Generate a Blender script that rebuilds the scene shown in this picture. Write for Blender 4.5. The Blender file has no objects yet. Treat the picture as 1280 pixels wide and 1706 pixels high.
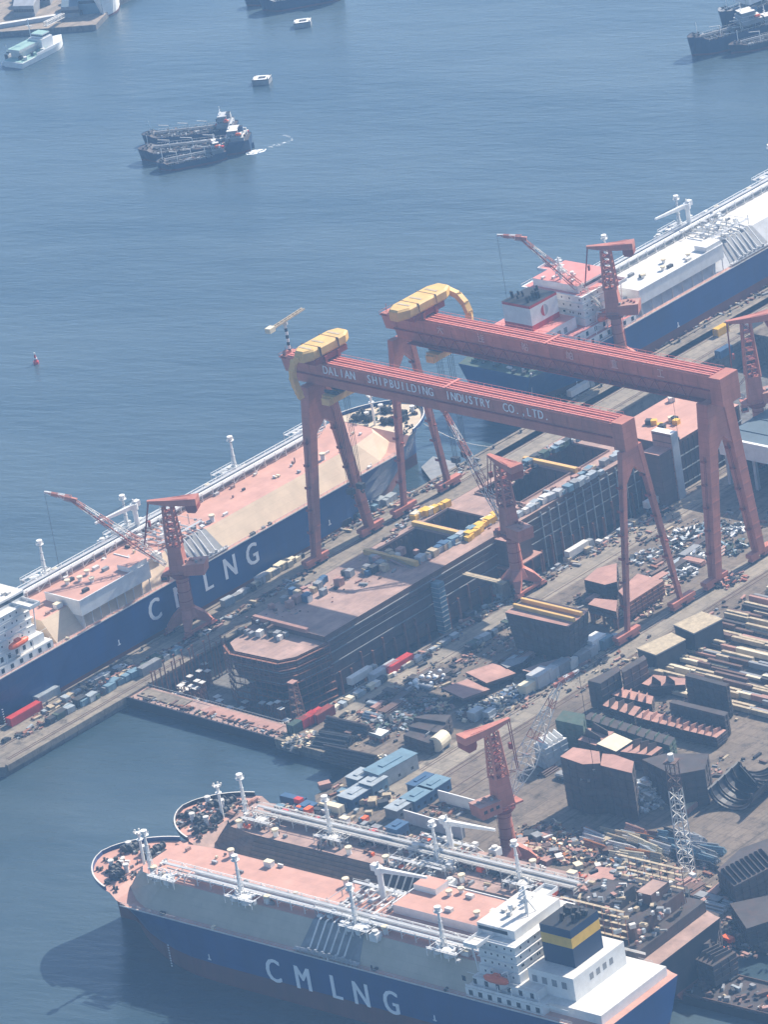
import bpy, math, random
from math import sin, cos, pi, radians as R
from mathutils import Vector as V, Matrix
rng = random.Random(11)
sc = bpy.context.scene
# ---------------------------------------------------------------- camera
PIT, ROL, AZ, FPX, DIST = R(23.05), R(9.62), R(46.78), 8627.0, 2069.0
fw = V((cos(PIT)*cos(AZ), cos(PIT)*sin(AZ), -sin(PIT)))
r0 = V((sin(AZ), -cos(AZ), 0)); u0 = r0.cross(fw)
cr = r0*cos(ROL) - u0*sin(ROL); cu = u0*cos(ROL) + r0*sin(ROL)
CAM = -fw*DIST
cd = bpy.data.cameras.new('camera'); co = bpy.data.objects.new('camera', cd)
sc.collection.objects.link(co); sc.camera = co
cd.sensor_width = 36; cd.lens = 36*FPX/1706; cd.clip_start = 5; cd.clip_end = 30000
M3 = Matrix((cr, cu, -fw)).transposed()
co.matrix_world = Matrix.Translation(CAM) @ M3.to_4x4()
# ---------------------------------------------------------------- sky, sun, exposure
SUN_EL, SUN_AZ = R(40.8), R(-4)
w = bpy.data.worlds.new('World'); sc.world = w; w.use_nodes = True
nt = w.node_tree; bg = nt.nodes['Background']
sky = nt.nodes.new('ShaderNodeTexSky'); sky.sky_type = 'NISHITA'; sky.sun_disc = False
sky.sun_elevation = SUN_EL; sky.sun_rotation = pi/2 - SUN_AZ
sky.air_density = 1.0; sky.dust_density = 1.2; sky.ozone_density = 1.5
nt.links.new(sky.outputs[0], bg.inputs[0]); bg.inputs[1].default_value = 0.085
ld = bpy.data.lights.new('sun', 'SUN'); ld.energy = 5.0; ld.angle = R(0.5); ld.color = (1, .90, .77)
lo = bpy.data.objects.new('sun', ld); sc.collection.objects.link(lo)
sd = V((cos(SUN_EL)*cos(SUN_AZ), cos(SUN_EL)*sin(SUN_AZ), sin(SUN_EL)))
lo.rotation_euler = sd.to_track_quat('Z', 'Y').to_euler(); lo.location = (400, 0, 900)
sc.view_settings.view_transform = 'Standard'; sc.view_settings.look = 'None'
sc.view_settings.exposure = 1.0; sc.view_settings.gamma = 1
sc.cycles.use_denoising = True
sc.cycles.max_bounces = 6; sc.cycles.diffuse_bounces = 3; sc.cycles.glossy_bounces = 3
sc.cycles.volume_bounces = 1; sc.cycles.transmission_bounces = 2
# ---------------------------------------------------------------- where a thing stands on the ground
def U(px, py, z=0.0):
    d = fw + cr*((px-640)/FPX) - cu*((py-853)/FPX)
    return CAM + d*((z-CAM.z)/d.z)
def UY(px, py, y):
    d = fw + cr*((px-640)/FPX) - cu*((py-853)/FPX)
    return CAM + d*((y-CAM.y)/d.y)
# ---------------------------------------------------------------- materials
MATS = {}
def mat(key, rgb, rough=.65, var=.25, scale=.25, metal=0.0, rust=0.0, rustc=(.16,.07,.04), bump=0.0, streak=False, spec=.3, plates=None, flat=False, seam=.3):
    m = bpy.data.materials.new(key); m.use_nodes = True; n = m.node_tree; L = n.links.new
    b = n.nodes['Principled BSDF']; b.inputs['Roughness'].default_value = rough
    b.inputs['Metallic'].default_value = metal; b.inputs['Specular IOR Level'].default_value = spec
    g = n.nodes.new('ShaderNodeNewGeometry')
    mp = n.nodes.new('ShaderNodeMapping'); L(g.outputs['Position'], mp.inputs[0])
    if streak: mp.inputs['Scale'].default_value = (1, 1, .18)
    a = n.nodes.new('ShaderNodeTexNoise'); a.inputs['Scale'].default_value = scale; a.inputs['Detail'].default_value = 7; a.inputs['Roughness'].default_value = .65
    L(mp.outputs[0], a.inputs[0])
    r = n.nodes.new('ShaderNodeMapRange'); r.inputs[1].default_value = .3; r.inputs[2].default_value = .7
    r.inputs[3].default_value = 1-var; r.inputs[4].default_value = 1+var*.6
    L(a.outputs[0], r.inputs[0])
    mx = n.nodes.new('ShaderNodeMix'); mx.data_type = 'RGBA'; mx.blend_type = 'MULTIPLY'; mx.inputs[0].default_value = 1
    mx.inputs[6].default_value = (*rgb, 1); L(r.outputs[0], mx.inputs[7]); out = mx.outputs[2]
    if rust:
        c = n.nodes.new('ShaderNodeTexNoise'); c.inputs['Scale'].default_value = scale*1.7; c.inputs['Detail'].default_value = 9; c.inputs['Roughness'].default_value = .72
        L(mp.outputs[0], c.inputs[0])
        r2 = n.nodes.new('ShaderNodeMapRange'); r2.inputs[1].default_value = .5; r2.inputs[2].default_value = .68; r2.inputs[4].default_value = rust
        L(c.outputs[0], r2.inputs[0])
        m2 = n.nodes.new('ShaderNodeMix'); m2.data_type = 'RGBA'; m2.inputs[7].default_value = (*rustc, 1)
        L(r2.outputs[0], m2.inputs[0]); L(out, m2.inputs[6]); out = m2.outputs[2]
    if plates:                                  # welded plates: faint seams, each plate a shade of its own
        tc = n.nodes.new('ShaderNodeTexCoord'); sx = n.nodes.new('ShaderNodeSeparateXYZ'); L(tc.outputs['Object'], sx.inputs[0])
        cb = n.nodes.new('ShaderNodeCombineXYZ')
        if flat: L(sx.outputs[0], cb.inputs[0]); L(sx.outputs[1], cb.inputs[1])
        else:
            ad = n.nodes.new('ShaderNodeMath'); L(sx.outputs[0], ad.inputs[0]); L(sx.outputs[1], ad.inputs[1]); L(ad.outputs[0], cb.inputs[0]); L(sx.outputs[2], cb.inputs[1])
        br = n.nodes.new('ShaderNodeTexBrick'); L(cb.outputs[0], br.inputs['Vector']); br.inputs['Scale'].default_value = 1
        br.inputs['Brick Width'].default_value = plates[0]; br.inputs['Row Height'].default_value = plates[1]; br.inputs['Mortar Size'].default_value = .09; br.inputs['Mortar Smooth'].default_value = .3
        br.inputs['Color1'].default_value = (1,1,1,1); br.inputs['Color2'].default_value = (1-seam*.5,)*3+(1,); br.inputs['Mortar'].default_value = (1-seam,)*3+(1,)
        m3 = n.nodes.new('ShaderNodeMix'); m3.data_type = 'RGBA'; m3.blend_type = 'MULTIPLY'; m3.inputs[0].default_value = 1
        L(out, m3.inputs[6]); L(br.outputs[0], m3.inputs[7]); out = m3.outputs[2]
    L(out, b.inputs['Base Color'])
    if bump:
        bp = n.nodes.new('ShaderNodeBump'); bp.inputs['Strength'].default_value = bump; L(a.outputs[0], bp.inputs['Height']); L(bp.outputs[0], b.inputs['Normal'])
    MATS[key] = m; return m
mat('crane_red', (.47,.175,.125), .55, .22, .12, rust=.4, rustc=(.25,.085,.06), streak=True, plates=(5,2.4), seam=.22)
mat('crane_dark', (.26,.055,.04), .6, .25, .2, rust=.4)
mat('lit_pink', (.62,.22,.17), .5, .2, .3)  # crane red lightened to a sunlit pink, for rails and hub tops
mat('crane_yellow', (.64,.41,.14), .55, .2, .2, rust=.3, rustc=(.5,.32,.14))
mat('white', (.74,.74,.72), .5, .12, .3, rust=.12, rustc=(.4,.33,.26))
mat('offwhite', (.62,.6,.56), .6, .18, .3, rust=.2, rustc=(.3,.22,.16))
mat('letter', (.8,.82,.84), .5, .08, .3)
mat('lightgrey', (.42,.43,.44), .6, .2, .2, rust=.15)
mat('grey', (.24,.25,.26), .65, .25, .25, rust=.2)
mat('dark', (.05,.052,.055), .6, .3, .3)
mat('black', (.02,.02,.022), .6, .3, .3)
mat('rope', (.03,.03,.035), .6, .1, .3)
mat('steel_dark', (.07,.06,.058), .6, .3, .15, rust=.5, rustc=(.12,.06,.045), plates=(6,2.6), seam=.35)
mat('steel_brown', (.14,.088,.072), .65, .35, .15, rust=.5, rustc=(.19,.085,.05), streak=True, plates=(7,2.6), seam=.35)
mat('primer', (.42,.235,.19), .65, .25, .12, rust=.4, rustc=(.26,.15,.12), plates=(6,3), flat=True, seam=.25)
mat('deck_pink', (.53,.29,.225), .6, .18, .1, rust=.35, rustc=(.36,.22,.18), plates=(9,3), flat=True, seam=.13)
mat('deck_dirty', (.36,.24,.2), .7, .35, .12, rust=.5, rustc=(.15,.11,.1))
mat('deck_dust', (.40,.265,.22), .7, .3, .09, rust=.65, rustc=(.19,.145,.13), plates=(8,3), flat=True, seam=.3)
mat('deck_cream', (.55,.45,.33), .65, .2, .12, rust=.25, rustc=(.34,.24,.19))
mat('trunk_tan', (.56,.43,.30), .6, .16, .1, rust=.25, rustc=(.4,.28,.2), plates=(10,2.2), seam=.1)
mat('trunk_shaded', (.46,.41,.32), .6, .14, .1, rust=.2, rustc=(.27,.235,.2), plates=(10,2.2), seam=.1)  # tan trunk paint greyed and darkened: shade put into the colour
mat('trunk_brown', (.15,.115,.10), .7, .3, .4, rust=.4, streak=True, plates=(8,1.2), seam=.35)
mat('hull_blue', (.010,.056,.185), .42, .25, .06, rust=.25, rustc=(.045,.055,.09), streak=True, spec=.45, plates=(12,3), seam=.2)
mat('hull_navy', (.01,.035,.085), .45, .2, .06, streak=True)
mat('boot_red', (.13,.042,.036), .6, .3, .08, rust=.4, rustc=(.06,.035,.04), streak=True)
mat('hull_black', (.016,.02,.03), .55, .35, .1, rust=.25, rustc=(.08,.05,.05), streak=True, plates=(10,3), seam=.4)
mat('rust_orange', (.42,.17,.06), .6, .3, .4)
mat('orange', (.75,.13,.03), .5, .1, .3)
mat('red', (.52,.05,.04), .5, .2, .3)
mat('roof_pink', (.58,.22,.19), .55, .15, .2)
mat('blue', (.05,.11,.20), .55, .2, .3, rust=.15)
mat('skyblue', (.14,.23,.29), .6, .2, .3, rust=.15)
mat('teal', (.26,.40,.36), .6, .15, .3)
mat('green', (.055,.09,.07), .7, .3, .3, rust=.3)
mat('yellow', (.72,.44,.06), .55, .15, .3)
mat('cream', (.66,.58,.42), .6, .15, .3, rust=.15)
mat('timber', (.43,.35,.24), .75, .35, .5)
mat('glass', (.02,.03,.04), .15, .1, .5, spec=.6)
mat('tyre', (.02,.02,.02), .8, .1, .5)
mat('silver', (.6,.6,.6), .35, .3, .8, metal=.7)
mat('galv', (.36,.40,.42), .5, .25, .4, metal=.2)
mat('scaffold', (.25,.11,.07), .7, .4, .5, rust=.4)
mat('roof_slate', (.10,.14,.17), .6, .2, .1)
mat('skin', (.5,.32,.24), .6, .1, 1.0); mat('overall', (.1,.16,.3), .8, .1, 1.0)
def ground_mat(key, c1, c2, c3):
    m = bpy.data.materials.new(key); m.use_nodes = True; n = m.node_tree; L = n.links.new
    b = n.nodes['Principled BSDF']; b.inputs['Roughness'].default_value = .9; b.inputs['Specular IOR Level'].default_value = .15
    g = n.nodes.new('ShaderNodeNewGeometry')
    def noise(s, d, sx=1, sy=1):
        mp = n.nodes.new('ShaderNodeMapping'); mp.inputs['Scale'].default_value = (sx, sy, 1); L(g.outputs['Position'], mp.inputs[0])
        t = n.nodes.new('ShaderNodeTexNoise'); t.inputs['Scale'].default_value = s; t.inputs['Detail'].default_value = d; t.inputs['Roughness'].default_value = .7
        L(mp.outputs[0], t.inputs[0]); return t.outputs[0]
    def mixc(f, a, c):
        x = n.nodes.new('ShaderNodeMix'); x.data_type = 'RGBA'; L(f, x.inputs[0])
        for i, q in ((6, a), (7, c)):
            if isinstance(q, tuple): x.inputs[i].default_value = (*q, 1)
            else: L(q, x.inputs[i])
        return x.outputs[2]
    def rng_(o, a, c):
        q = n.nodes.new('ShaderNodeMapRange'); q.inputs[1].default_value = a; q.inputs[2].default_value = c; L(o, q.inputs[0]); return q.outputs[0]
    o = mixc(rng_(noise(.03, 6), .35, .65), c1, c2)
    o = mixc(rng_(noise(.3, 9), .48, .75), o, c3)
    o = mixc(rng_(noise(.35, 5, .04, 1), .52, .72), o, c3)      # wheel tracks along the dock
    br = n.nodes.new('ShaderNodeTexBrick'); L(g.outputs['Position'], br.inputs['Vector']); br.inputs['Scale'].default_value = 1; br.offset = 0
    br.inputs['Brick Width'].default_value = 7; br.inputs['Row Height'].default_value = 5; br.inputs['Mortar Size'].default_value = .1
    br.inputs['Color1'].default_value = (1,1,1,1); br.inputs['Color2'].default_value = (.84,.84,.85,1); br.inputs['Mortar'].default_value = (.6,.58,.56,1)
    m3 = n.nodes.new('ShaderNodeMix'); m3.data_type = 'RGBA'; m3.blend_type = 'MULTIPLY'; m3.inputs[0].default_value = 1; L(o, m3.inputs[6]); L(br.outputs[0], m3.inputs[7])
    o = mixc(rng_(noise(.11, 7), .56, .7), m3.outputs[2], tuple(v*.55 for v in c3))          # oil and wet patches
    o = mixc(rng_(noise(.9, 4), .62, .72), o, tuple(min(1,v*1.25) for v in c1))              # spilt grit
    L(o, b.inputs['Base Color']); MATS[key] = m
ground_mat('concrete', (.29,.245,.19), (.21,.18,.145), (.11,.098,.085))
ground_mat('yard_dirt', (.225,.18,.14), (.165,.135,.108), (.08,.068,.058))
ground_mat('road_pale', (.32,.275,.215), (.26,.225,.18), (.17,.148,.12))
ground_mat('wall_concrete', (.21,.20,.185), (.145,.14,.135), (.06,.06,.062))
ground_mat('shore_soil', (.36,.29,.22), (.27,.23,.19), (.17,.15,.12))
def water_mat():
    m = bpy.data.materials.new('water'); m.use_nodes = True; n = m.node_tree; L = n.links.new
    b = n.nodes['Principled BSDF']; b.inputs['Roughness'].default_value = .16; b.inputs['IOR'].default_value = 1.33; b.inputs['Specular IOR Level'].default_value = .85
    g = n.nodes.new('ShaderNodeNewGeometry')
    def noise(s, d, rot, sx, sy, ro=.6):
        mp = n.nodes.new('ShaderNodeMapping'); mp.vector_type = 'TEXTURE'; mp.inputs['Rotation'].default_value = (0,0,rot); mp.inputs['Scale'].default_value = (sx, sy, 1)
        L(g.outputs['Position'], mp.inputs[0]); t = n.nodes.new('ShaderNodeTexNoise')
        t.inputs['Scale'].default_value = s; t.inputs['Detail'].default_value = d; t.inputs['Roughness'].default_value = ro
        L(mp.outputs[0], t.inputs[0]); return t.outputs[0]
    big = noise(.006, 5, R(-70), 2.6, .9)
    cl = n.nodes.new('ShaderNodeMix'); cl.data_type = 'RGBA'; cl.inputs[6].default_value = (.024,.046,.060,1); cl.inputs[7].default_value = (.060,.090,.106,1)
    q = n.nodes.new('ShaderNodeMapRange'); q.inputs[1].default_value = .38; q.inputs[2].default_value = .62; L(big, q.inputs[0]); L(q.outputs[0], cl.inputs[0])
    L(cl.outputs[2], b.inputs['Base Color'])
    wv = noise(.15, 6, R(-72), 2.6, .75, .62)          # wind waves, crests across the wind
    sw = noise(.03, 3, R(-66), 2.2, .8)
    b1 = n.nodes.new('ShaderNodeBump'); b1.inputs['Strength'].default_value = 1; b1.inputs['Distance'].default_value = .55; L(wv, b1.inputs['Height'])
    b2 = n.nodes.new('ShaderNodeBump'); b2.inputs['Strength'].default_value = 1; b2.inputs['Distance'].default_value = .8; L(sw, b2.inputs['Height']); L(b1.outputs[0], b2.inputs['Normal'])
    L(b2.outputs[0], b.inputs['Normal'])
    rr = n.nodes.new('ShaderNodeMapRange'); rr.inputs[1].default_value = .35; rr.inputs[2].default_value = .7; rr.inputs[3].default_value = .12; rr.inputs[4].default_value = .3
    L(big, rr.inputs[0]); L(rr.outputs[0], b.inputs['Roughness'])
    MATS['water'] = m
water_mat()
# ---------------------------------------------------------------- mesh collector
class MB:
    def __init__(s): s.v = []; s.f = []; s.m = []; s.k = []
    def add(s, vs, fs, mk):
        o = len(s.v); s.v += [tuple(q) for q in vs]
        i = s.k.index(mk) if mk in s.k else (s.k.append(mk) or len(s.k)-1)
        for q in fs: s.f.append([o+j for j in q]); s.m.append(i)
    def hexa(s, p, mk, top=None):
        s.add(p, [(3,2,1,0),(0,1,5,4),(1,2,6,5),(2,3,7,6),(3,0,4,7)], mk); s.add(p[4:], [(0,1,2,3)], top or mk); return s
    def bx(s, x0,x1,y0,y1,z0,z1, mk, top=None):
        return s.hexa([(x0,y0,z0),(x1,y0,z0),(x1,y1,z0),(x0,y1,z0),(x0,y0,z1),(x1,y0,z1),(x1,y1,z1),(x0,y1,z1)], mk, top)
    def box(s, cx,cy,cz, sx,sy,sz, mk, rz=0, top=None, tilt=0):
        c, t = cos(rz), sin(rz); P = []
        for z in (-sz/2, sz/2):
            for x, y in ((-sx/2,-sy/2),(sx/2,-sy/2),(sx/2,sy/2),(-sx/2,sy/2)):
                X, Z = x*cos(tilt)-z*sin(tilt), x*sin(tilt)+z*cos(tilt)
                P.append((cx+X*c-y*t, cy+X*t+y*c, cz+Z))
        return s.hexa(P, mk, top)
    def prism(s, poly, z0, z1, mk, top=None, poly2=None):
        n = len(poly); q = poly2 or poly
        vs = [(x,y,z0) for x,y in poly]+[(x,y,z1) for x,y in q]
        s.add(vs, [(i,(i+1)%n,n+(i+1)%n,n+i) for i in range(n)]+[tuple(range(n-1,-1,-1))], mk)
        s.add([(x,y,z1) for x,y in q], [tuple(range(n))], top or mk); return s
    def loft(s, rings, mk, caps=True, closed=True):
        n = len(rings[0]); vs = [p for r in rings for p in r]; fs = []
        for k in range(len(rings)-1):
            for i in range(n if closed else n-1):
                j = (i+1)%n; fs.append((k*n+i, k*n+j, (k+1)*n+j, (k+1)*n+i))
        if caps: fs += [tuple(range(n-1,-1,-1)), tuple(range((len(rings)-1)*n, len(rings)*n))]
        s.add(vs, fs, mk); return s
    def tube(s, p, q, r, mk, n=6, r2=None, caps=True):
        p, q = V(p), V(q); d = (q-p); 
        if d.length < 1e-6: return s
        d.normalize(); a = d.orthogonal().normalized(); b = d.cross(a); r2 = r if r2 is None else r2
        ring = lambda c, k: [c+(a*cos(2*pi*i/n)+b*sin(2*pi*i/n))*k for i in range(n)]
        return s.loft([ring(p,r), ring(q,r2)], mk, caps)
    def path(s, pts, r, mk, n=6):
        for a, b in zip(pts, pts[1:]): s.tube(a, b, r, mk, n)
        return s
    def cyl(s, x,y,z0,z1, r, mk, n=12, r2=None): return s.tube((x,y,z0),(x,y,z1), r, mk, n, r2)
    def bar(s, p, q, w, h, mk, w2=None, h2=None):
        p, q = V(p), V(q); d = (q-p).normalized(); side = d.cross(V((0,0,1)))
        side = side.normalized() if side.length > 1e-4 else V((1,0,0))
        up = side.cross(d); w2 = w if w2 is None else w2; h2 = h if h2 is None else h2
        ring = lambda c, a, b: [c-side*a/2-up*b/2, c+side*a/2-up*b/2, c+side*a/2+up*b/2, c-side*a/2+up*b/2]
        return s.loft([ring(p,w,h), ring(q,w2,h2)], mk)
    def truss(s, p, q, w0, w1, seg, r, mks, up=None, h0=None, h1=None):
        """four-chord lattice boom; mks cycles along the bays"""
        p, q = V(p), V(q); d = (q-p).normalized(); up = V(up) if up else V((0,0,1))
        side = d.cross(up).normalized(); up = side.cross(d).normalized(); C = []
        h0 = w0 if h0 is None else h0; h1 = w1 if h1 is None else h1
        for i in range(seg+1):
            t = i/seg; c = p.lerp(q, t); a = (w0+(w1-w0)*t)/2; b = (h0+(h1-h0)*t)/2
            C.append([c-side*a-up*b, c+side*a-up*b, c+side*a+up*b, c-side*a+up*b])
        for i in range(seg):
            mk = mks[i % len(mks)]
            for j in range(4):
                k = (j+1)%4
                s.tube(C[i][j], C[i+1][j], r, mk, 5, caps=False)
                s.tube(C[i][j], C[i][k], r*.6, mk, 4, caps=False)
                a, b = (C[i][j], C[i+1][k]) if (i+j) % 2 else (C[i][k], C[i+1][j])
                s.tube(a, b, r*.6, mk, 4, caps=False)
        for j in range(4): s.tube(C[-1][j], C[-1][(j+1)%4], r*.7, mks[(seg-1) % len(mks)], 4)
        return s
    def build(s, name, parent=None, smooth=False):
        me = bpy.data.meshes.new(name); me.from_pydata(s.v, [], s.f)
        for k in s.k: me.materials.append(MATS[k])
        me.polygons.foreach_set('material_index', s.m)
        if smooth: me.polygons.foreach_set('use_smooth', [True]*len(s.f))
        me.update(); o = bpy.data.objects.new(name, me); sc.collection.objects.link(o)
        if parent: o.parent = parent
        return o
def build_each(mb, name, parent, nv):
    """one object per piece of nv vertices"""
    for k in range(0, len(mb.v), nv):
        q = MB(); q.v = mb.v[k:k+nv]; q.k = mb.k
        for f, m in zip(mb.f, mb.m):
            if k <= f[0] < k+nv: q.f.append([i-k for i in f]); q.m.append(m)
        q.build(name, parent)
def text_into(mb, txt, size, mk, M, depth=.12, xscale=1.0, spacing=1.0, bold=0):
    """letters of the built-in font as a thin raised mesh, placed by matrix M"""
    cu_ = bpy.data.curves.new('lettering', 'FONT'); cu_.body = txt; cu_.size = size; cu_.extrude = depth; cu_.offset = 0
    cu_.space_character = spacing; cu_.align_x = 'CENTER'; cu_.align_y = 'CENTER'; cu_.resolution_u = 3
    ob = bpy.data.objects.new('lettering', cu_); sc.collection.objects.link(ob)
    me = bpy.data.meshes.new_from_object(ob.evaluated_get(bpy.context.evaluated_depsgraph_get()))
    S = M @ Matrix.Diagonal((xscale, 1, 1, 1))
    for i, dx in enumerate((0, -bold, bold) if bold else (0,)):
        mb.add([S @ (v.co+V((dx*size,0,.004*i))) for v in me.vertices], [tuple(p.vertices) for p in me.polygons], mk)
    bpy.data.objects.remove(ob); bpy.data.curves.remove(cu_); bpy.data.meshes.remove(me)
def basis(o, x, y):
    x = V(x).normalized(); y = V(y).normalized(); z = x.cross(y)
    return Matrix.Translation(V(o)) @ Matrix((x, y, z)).transposed().to_4x4()
# ---------------------------------------------------------------- naming
def tag(o, label, cat, group=None, kind=None):
    if label: o['label'] = label
    if cat: o['category'] = cat
    if group: o['group'] = group
    if kind: o['kind'] = kind
    return o
def thing(name, label, cat, loc=(0,0,0), rz=0, group=None):
    o = bpy.data.objects.new(name, None); sc.collection.objects.link(o); o.empty_display_size = .5
    o.location = loc; o.rotation_euler = (0,0,rz); return tag(o, label, cat, group)
def single(mb, name, label, cat, loc=(0,0,0), rz=0, group=None):
    o = mb.build(name) if isinstance(mb, MB) else mb
    o.name = name; o.location = loc; o.rotation_euler = (0,0,rz); return tag(o, label, cat, group)
def dup(o, loc, rz=0, label=None, scale=None, parent=None):
    c = o.copy(); sc.collection.objects.link(c)
    if parent: c.parent = parent
    else:
        c.location = loc; c.rotation_euler = (0,0,rz)
        if label: c['label'] = label
        if scale: c.scale = scale if not isinstance(scale, (int, float)) else (scale,)*3
    for ch in list(o.children): dup(ch, None, parent=c)
    return c
def struct(mb, name): o = mb.build(name); o['kind'] = 'structure'; return o
# ================================================================ setting
WZ = -4.0
b = MB(); b.add([(-3000,-12,WZ),(9000,-12,WZ),(9000,12000,WZ),(-3000,12000,WZ)], [(0,1,2,3)], 'water')
b.add([(-3000,-6000,WZ),(-163,-6000,WZ),(-163,-12,WZ),(-3000,-12,WZ)], [(0,1,2,3)], 'water'); struct(b, 'water')
b = MB()   # the pier between dry dock and sea
b.prism([(-236,-19),(-233,-23.6),(900,-23.6),(900,2),(-230,2),(-236,-2)], -14, 0, 'wall_concrete', 'concrete'); struct(b, 'pier')
b = MB()   # the yard
b.prism([(-157,-103),(-170,-103),(-170,-149),(-197,-149.5),(-207,-160),(-207,-900),(900,-900),(900,-23.7),(205,-23.7),(205,-103)], -14, 0, 'wall_concrete', 'yard_dirt'); struct(b, 'yard_ground')
b = MB(); b.add([(-160,-103,-12),(206,-103,-12),(206,-23,-12),(-160,-23,-12)], [(0,1,2,3)], 'wall_concrete'); struct(b, 'dock_floor')
b = MB()
for x0,x1,y0,y1,k in ((-150,120,-118.5,-107.5,'road_pale'),(-232,300,-9,-3.5,'road_pale'),(-190,40,-181,-168,'road_pale'),(60,300,-20,-4,'road_pale')):
    b.add([(x0,y0,.02),(x1,y0,.02),(x1,y1,.02),(x0,y1,.02)], [(0,1,2,3)], k)
struct(b, 'road')
b = MB()   # crane rails let into the ground
for y in (-10.2,-9.0,-20.6,-19.4,-172.6,-171.2,-106,-116.5,-182,-184): b.bx(-228 if y > -30 else -165, 420, y-.12, y+.12, 0, .14, 'steel_brown')
for y in (-192.5,-198): b.bx(-200,40,y-.12,y+.12,0,.14,'steel_brown')
struct(b, 'crane_rails')
b = MB()   # quay edge beams and dock coping
b.bx(-229,420,1.2,2.6,-1.5,.45,'concrete'); b.bx(-157,204,-24.3,-22.9,-.6,.35,'concrete'); b.bx(-156,204,-103.6,-102.3,-.6,.35,'concrete')
b.bx(-170.6,-169.4,-149,-103.4,-2,.4,'concrete'); b.bx(-207.6,-206.2,-600,-160,-2,.4,'concrete'); b.bx(-232,-158,-24.4,-23,-2,.4,'concrete')
struct(b, 'kerb')
# the land on the far side of the harbour
b = MB(); c0, c1, c2, c3 = U(-40,62,-3), U(160,47,-3), U(196,8,-3), U(235,-12,-3)
b.prism([(c0.x,c0.y),(c1.x,c1.y),(c2.x,c2.y),(c3.x,c3.y),(1500,760),(1500,2500),(300,2500)][::1], -8, -1, 'wall_concrete', 'shore_soil'); struct(b, 'shore')
# haze: one closed box of even air
b = MB(); b.bx(-2500,6500,-4500,9000,-16,840,'white')
hz = b.build('haze'); hz['kind'] = 'stuff'; hz.data.materials.clear()
hm = bpy.data.materials.new('haze'); hm.use_nodes = True; n = hm.node_tree; n.nodes.remove(n.nodes['Principled BSDF'])
pv = n.nodes.new('ShaderNodeVolumePrincipled'); pv.inputs['Color'].default_value = (.33,.60,1,1)
pv.inputs['Density'].default_value = 0.0001; pv.inputs['Anisotropy'].default_value = .25
n.links.new(pv.outputs[0], n.nodes['Material Output'].inputs['Volume']); hz.data.materials.append(hm)
# ================================================================ goliath gantry cranes
mat('rail_pale', (.66,.45,.41), .6, .15, .3)
def strip_letters(mb, txt, yc, z, x, size, mk, span):
    """row of letters on the girder side facing -x, letter by letter along -y"""
    n = len(txt)
    for i, ch in enumerate(txt):
        if ch == ' ': continue
        y = yc + span/2 - span*(i+.5)/n
        text_into(mb, ch, size, mk, basis((x, y, z), (0,-1,0), (0,0,1)), .06, .8, bold=.02)
STROKES = {  # the six characters on the far girder, as brush bars in a unit square
 '大': [((.05,.66),(.95,.66)),((.5,1),(.46,.55)),((.46,.55),(.08,.02)),((.5,.6),(.92,.02))],
 '连': [((.1,.95),(.22,.8)),((.05,.6),(.25,.6)),((.25,.6),(.2,.15)),((.05,.05),(.95,.03)),((.35,.85),(.95,.85)),((.55,1),(.42,.6)),((.42,.6),(.92,.6)),((.35,.38),(.97,.38)),((.66,.72),(.66,.12))],
 '船': [((.2,1),(.12,.82)),((.1,.82),(.4,.82)),((.1,.82),(.08,.05)),((.4,.82),(.4,.05)),((.02,.45),(.46,.45)),((.24,.7),(.26,.58)),((.24,.34),(.26,.2)),((.62,.95),(.55,.6)),((.8,.95),(.92,.6)),((.58,.45),(.9,.45)),((.58,.45),(.58,.05)),((.9,.45),(.9,.05)),((.58,.05),(.9,.05))],
 '舶': [((.2,1),(.12,.82)),((.1,.82),(.4,.82)),((.1,.82),(.08,.05)),((.4,.82),(.4,.05)),((.02,.45),(.46,.45)),((.24,.7),(.26,.58)),((.24,.34),(.26,.2)),((.75,1),(.68,.8)),((.56,.78),(.94,.78)),((.56,.78),(.56,.05)),((.94,.78),(.94,.05)),((.56,.42),(.94,.42)),((.56,.06),(.94,.06))],
 '重': [((.3,.95),(.75,1)),((.05,.83),(.95,.83)),((.22,.7),(.78,.7)),((.22,.7),(.22,.36)),((.78,.7),(.78,.36)),((.22,.53),(.78,.53)),((.22,.36),(.78,.36)),((.5,.98),(.5,.05)),((.15,.2),(.85,.2)),((.02,.04),(.98,.04))],
 '工': [((.1,.9),(.9,.9)),((.5,.9),(.5,.08)),((.02,.08),(.98,.08))]}
def brush(mb, ch, y, z, x, s, mk):
    for (a, c), (d, e) in STROKES[ch]:
        mb.bar((x, y+s/2-a*s, z-s/2+c*s), (x, y+s/2-d*s, z-s/2+e*s), .12, s*.10, mk)
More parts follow.
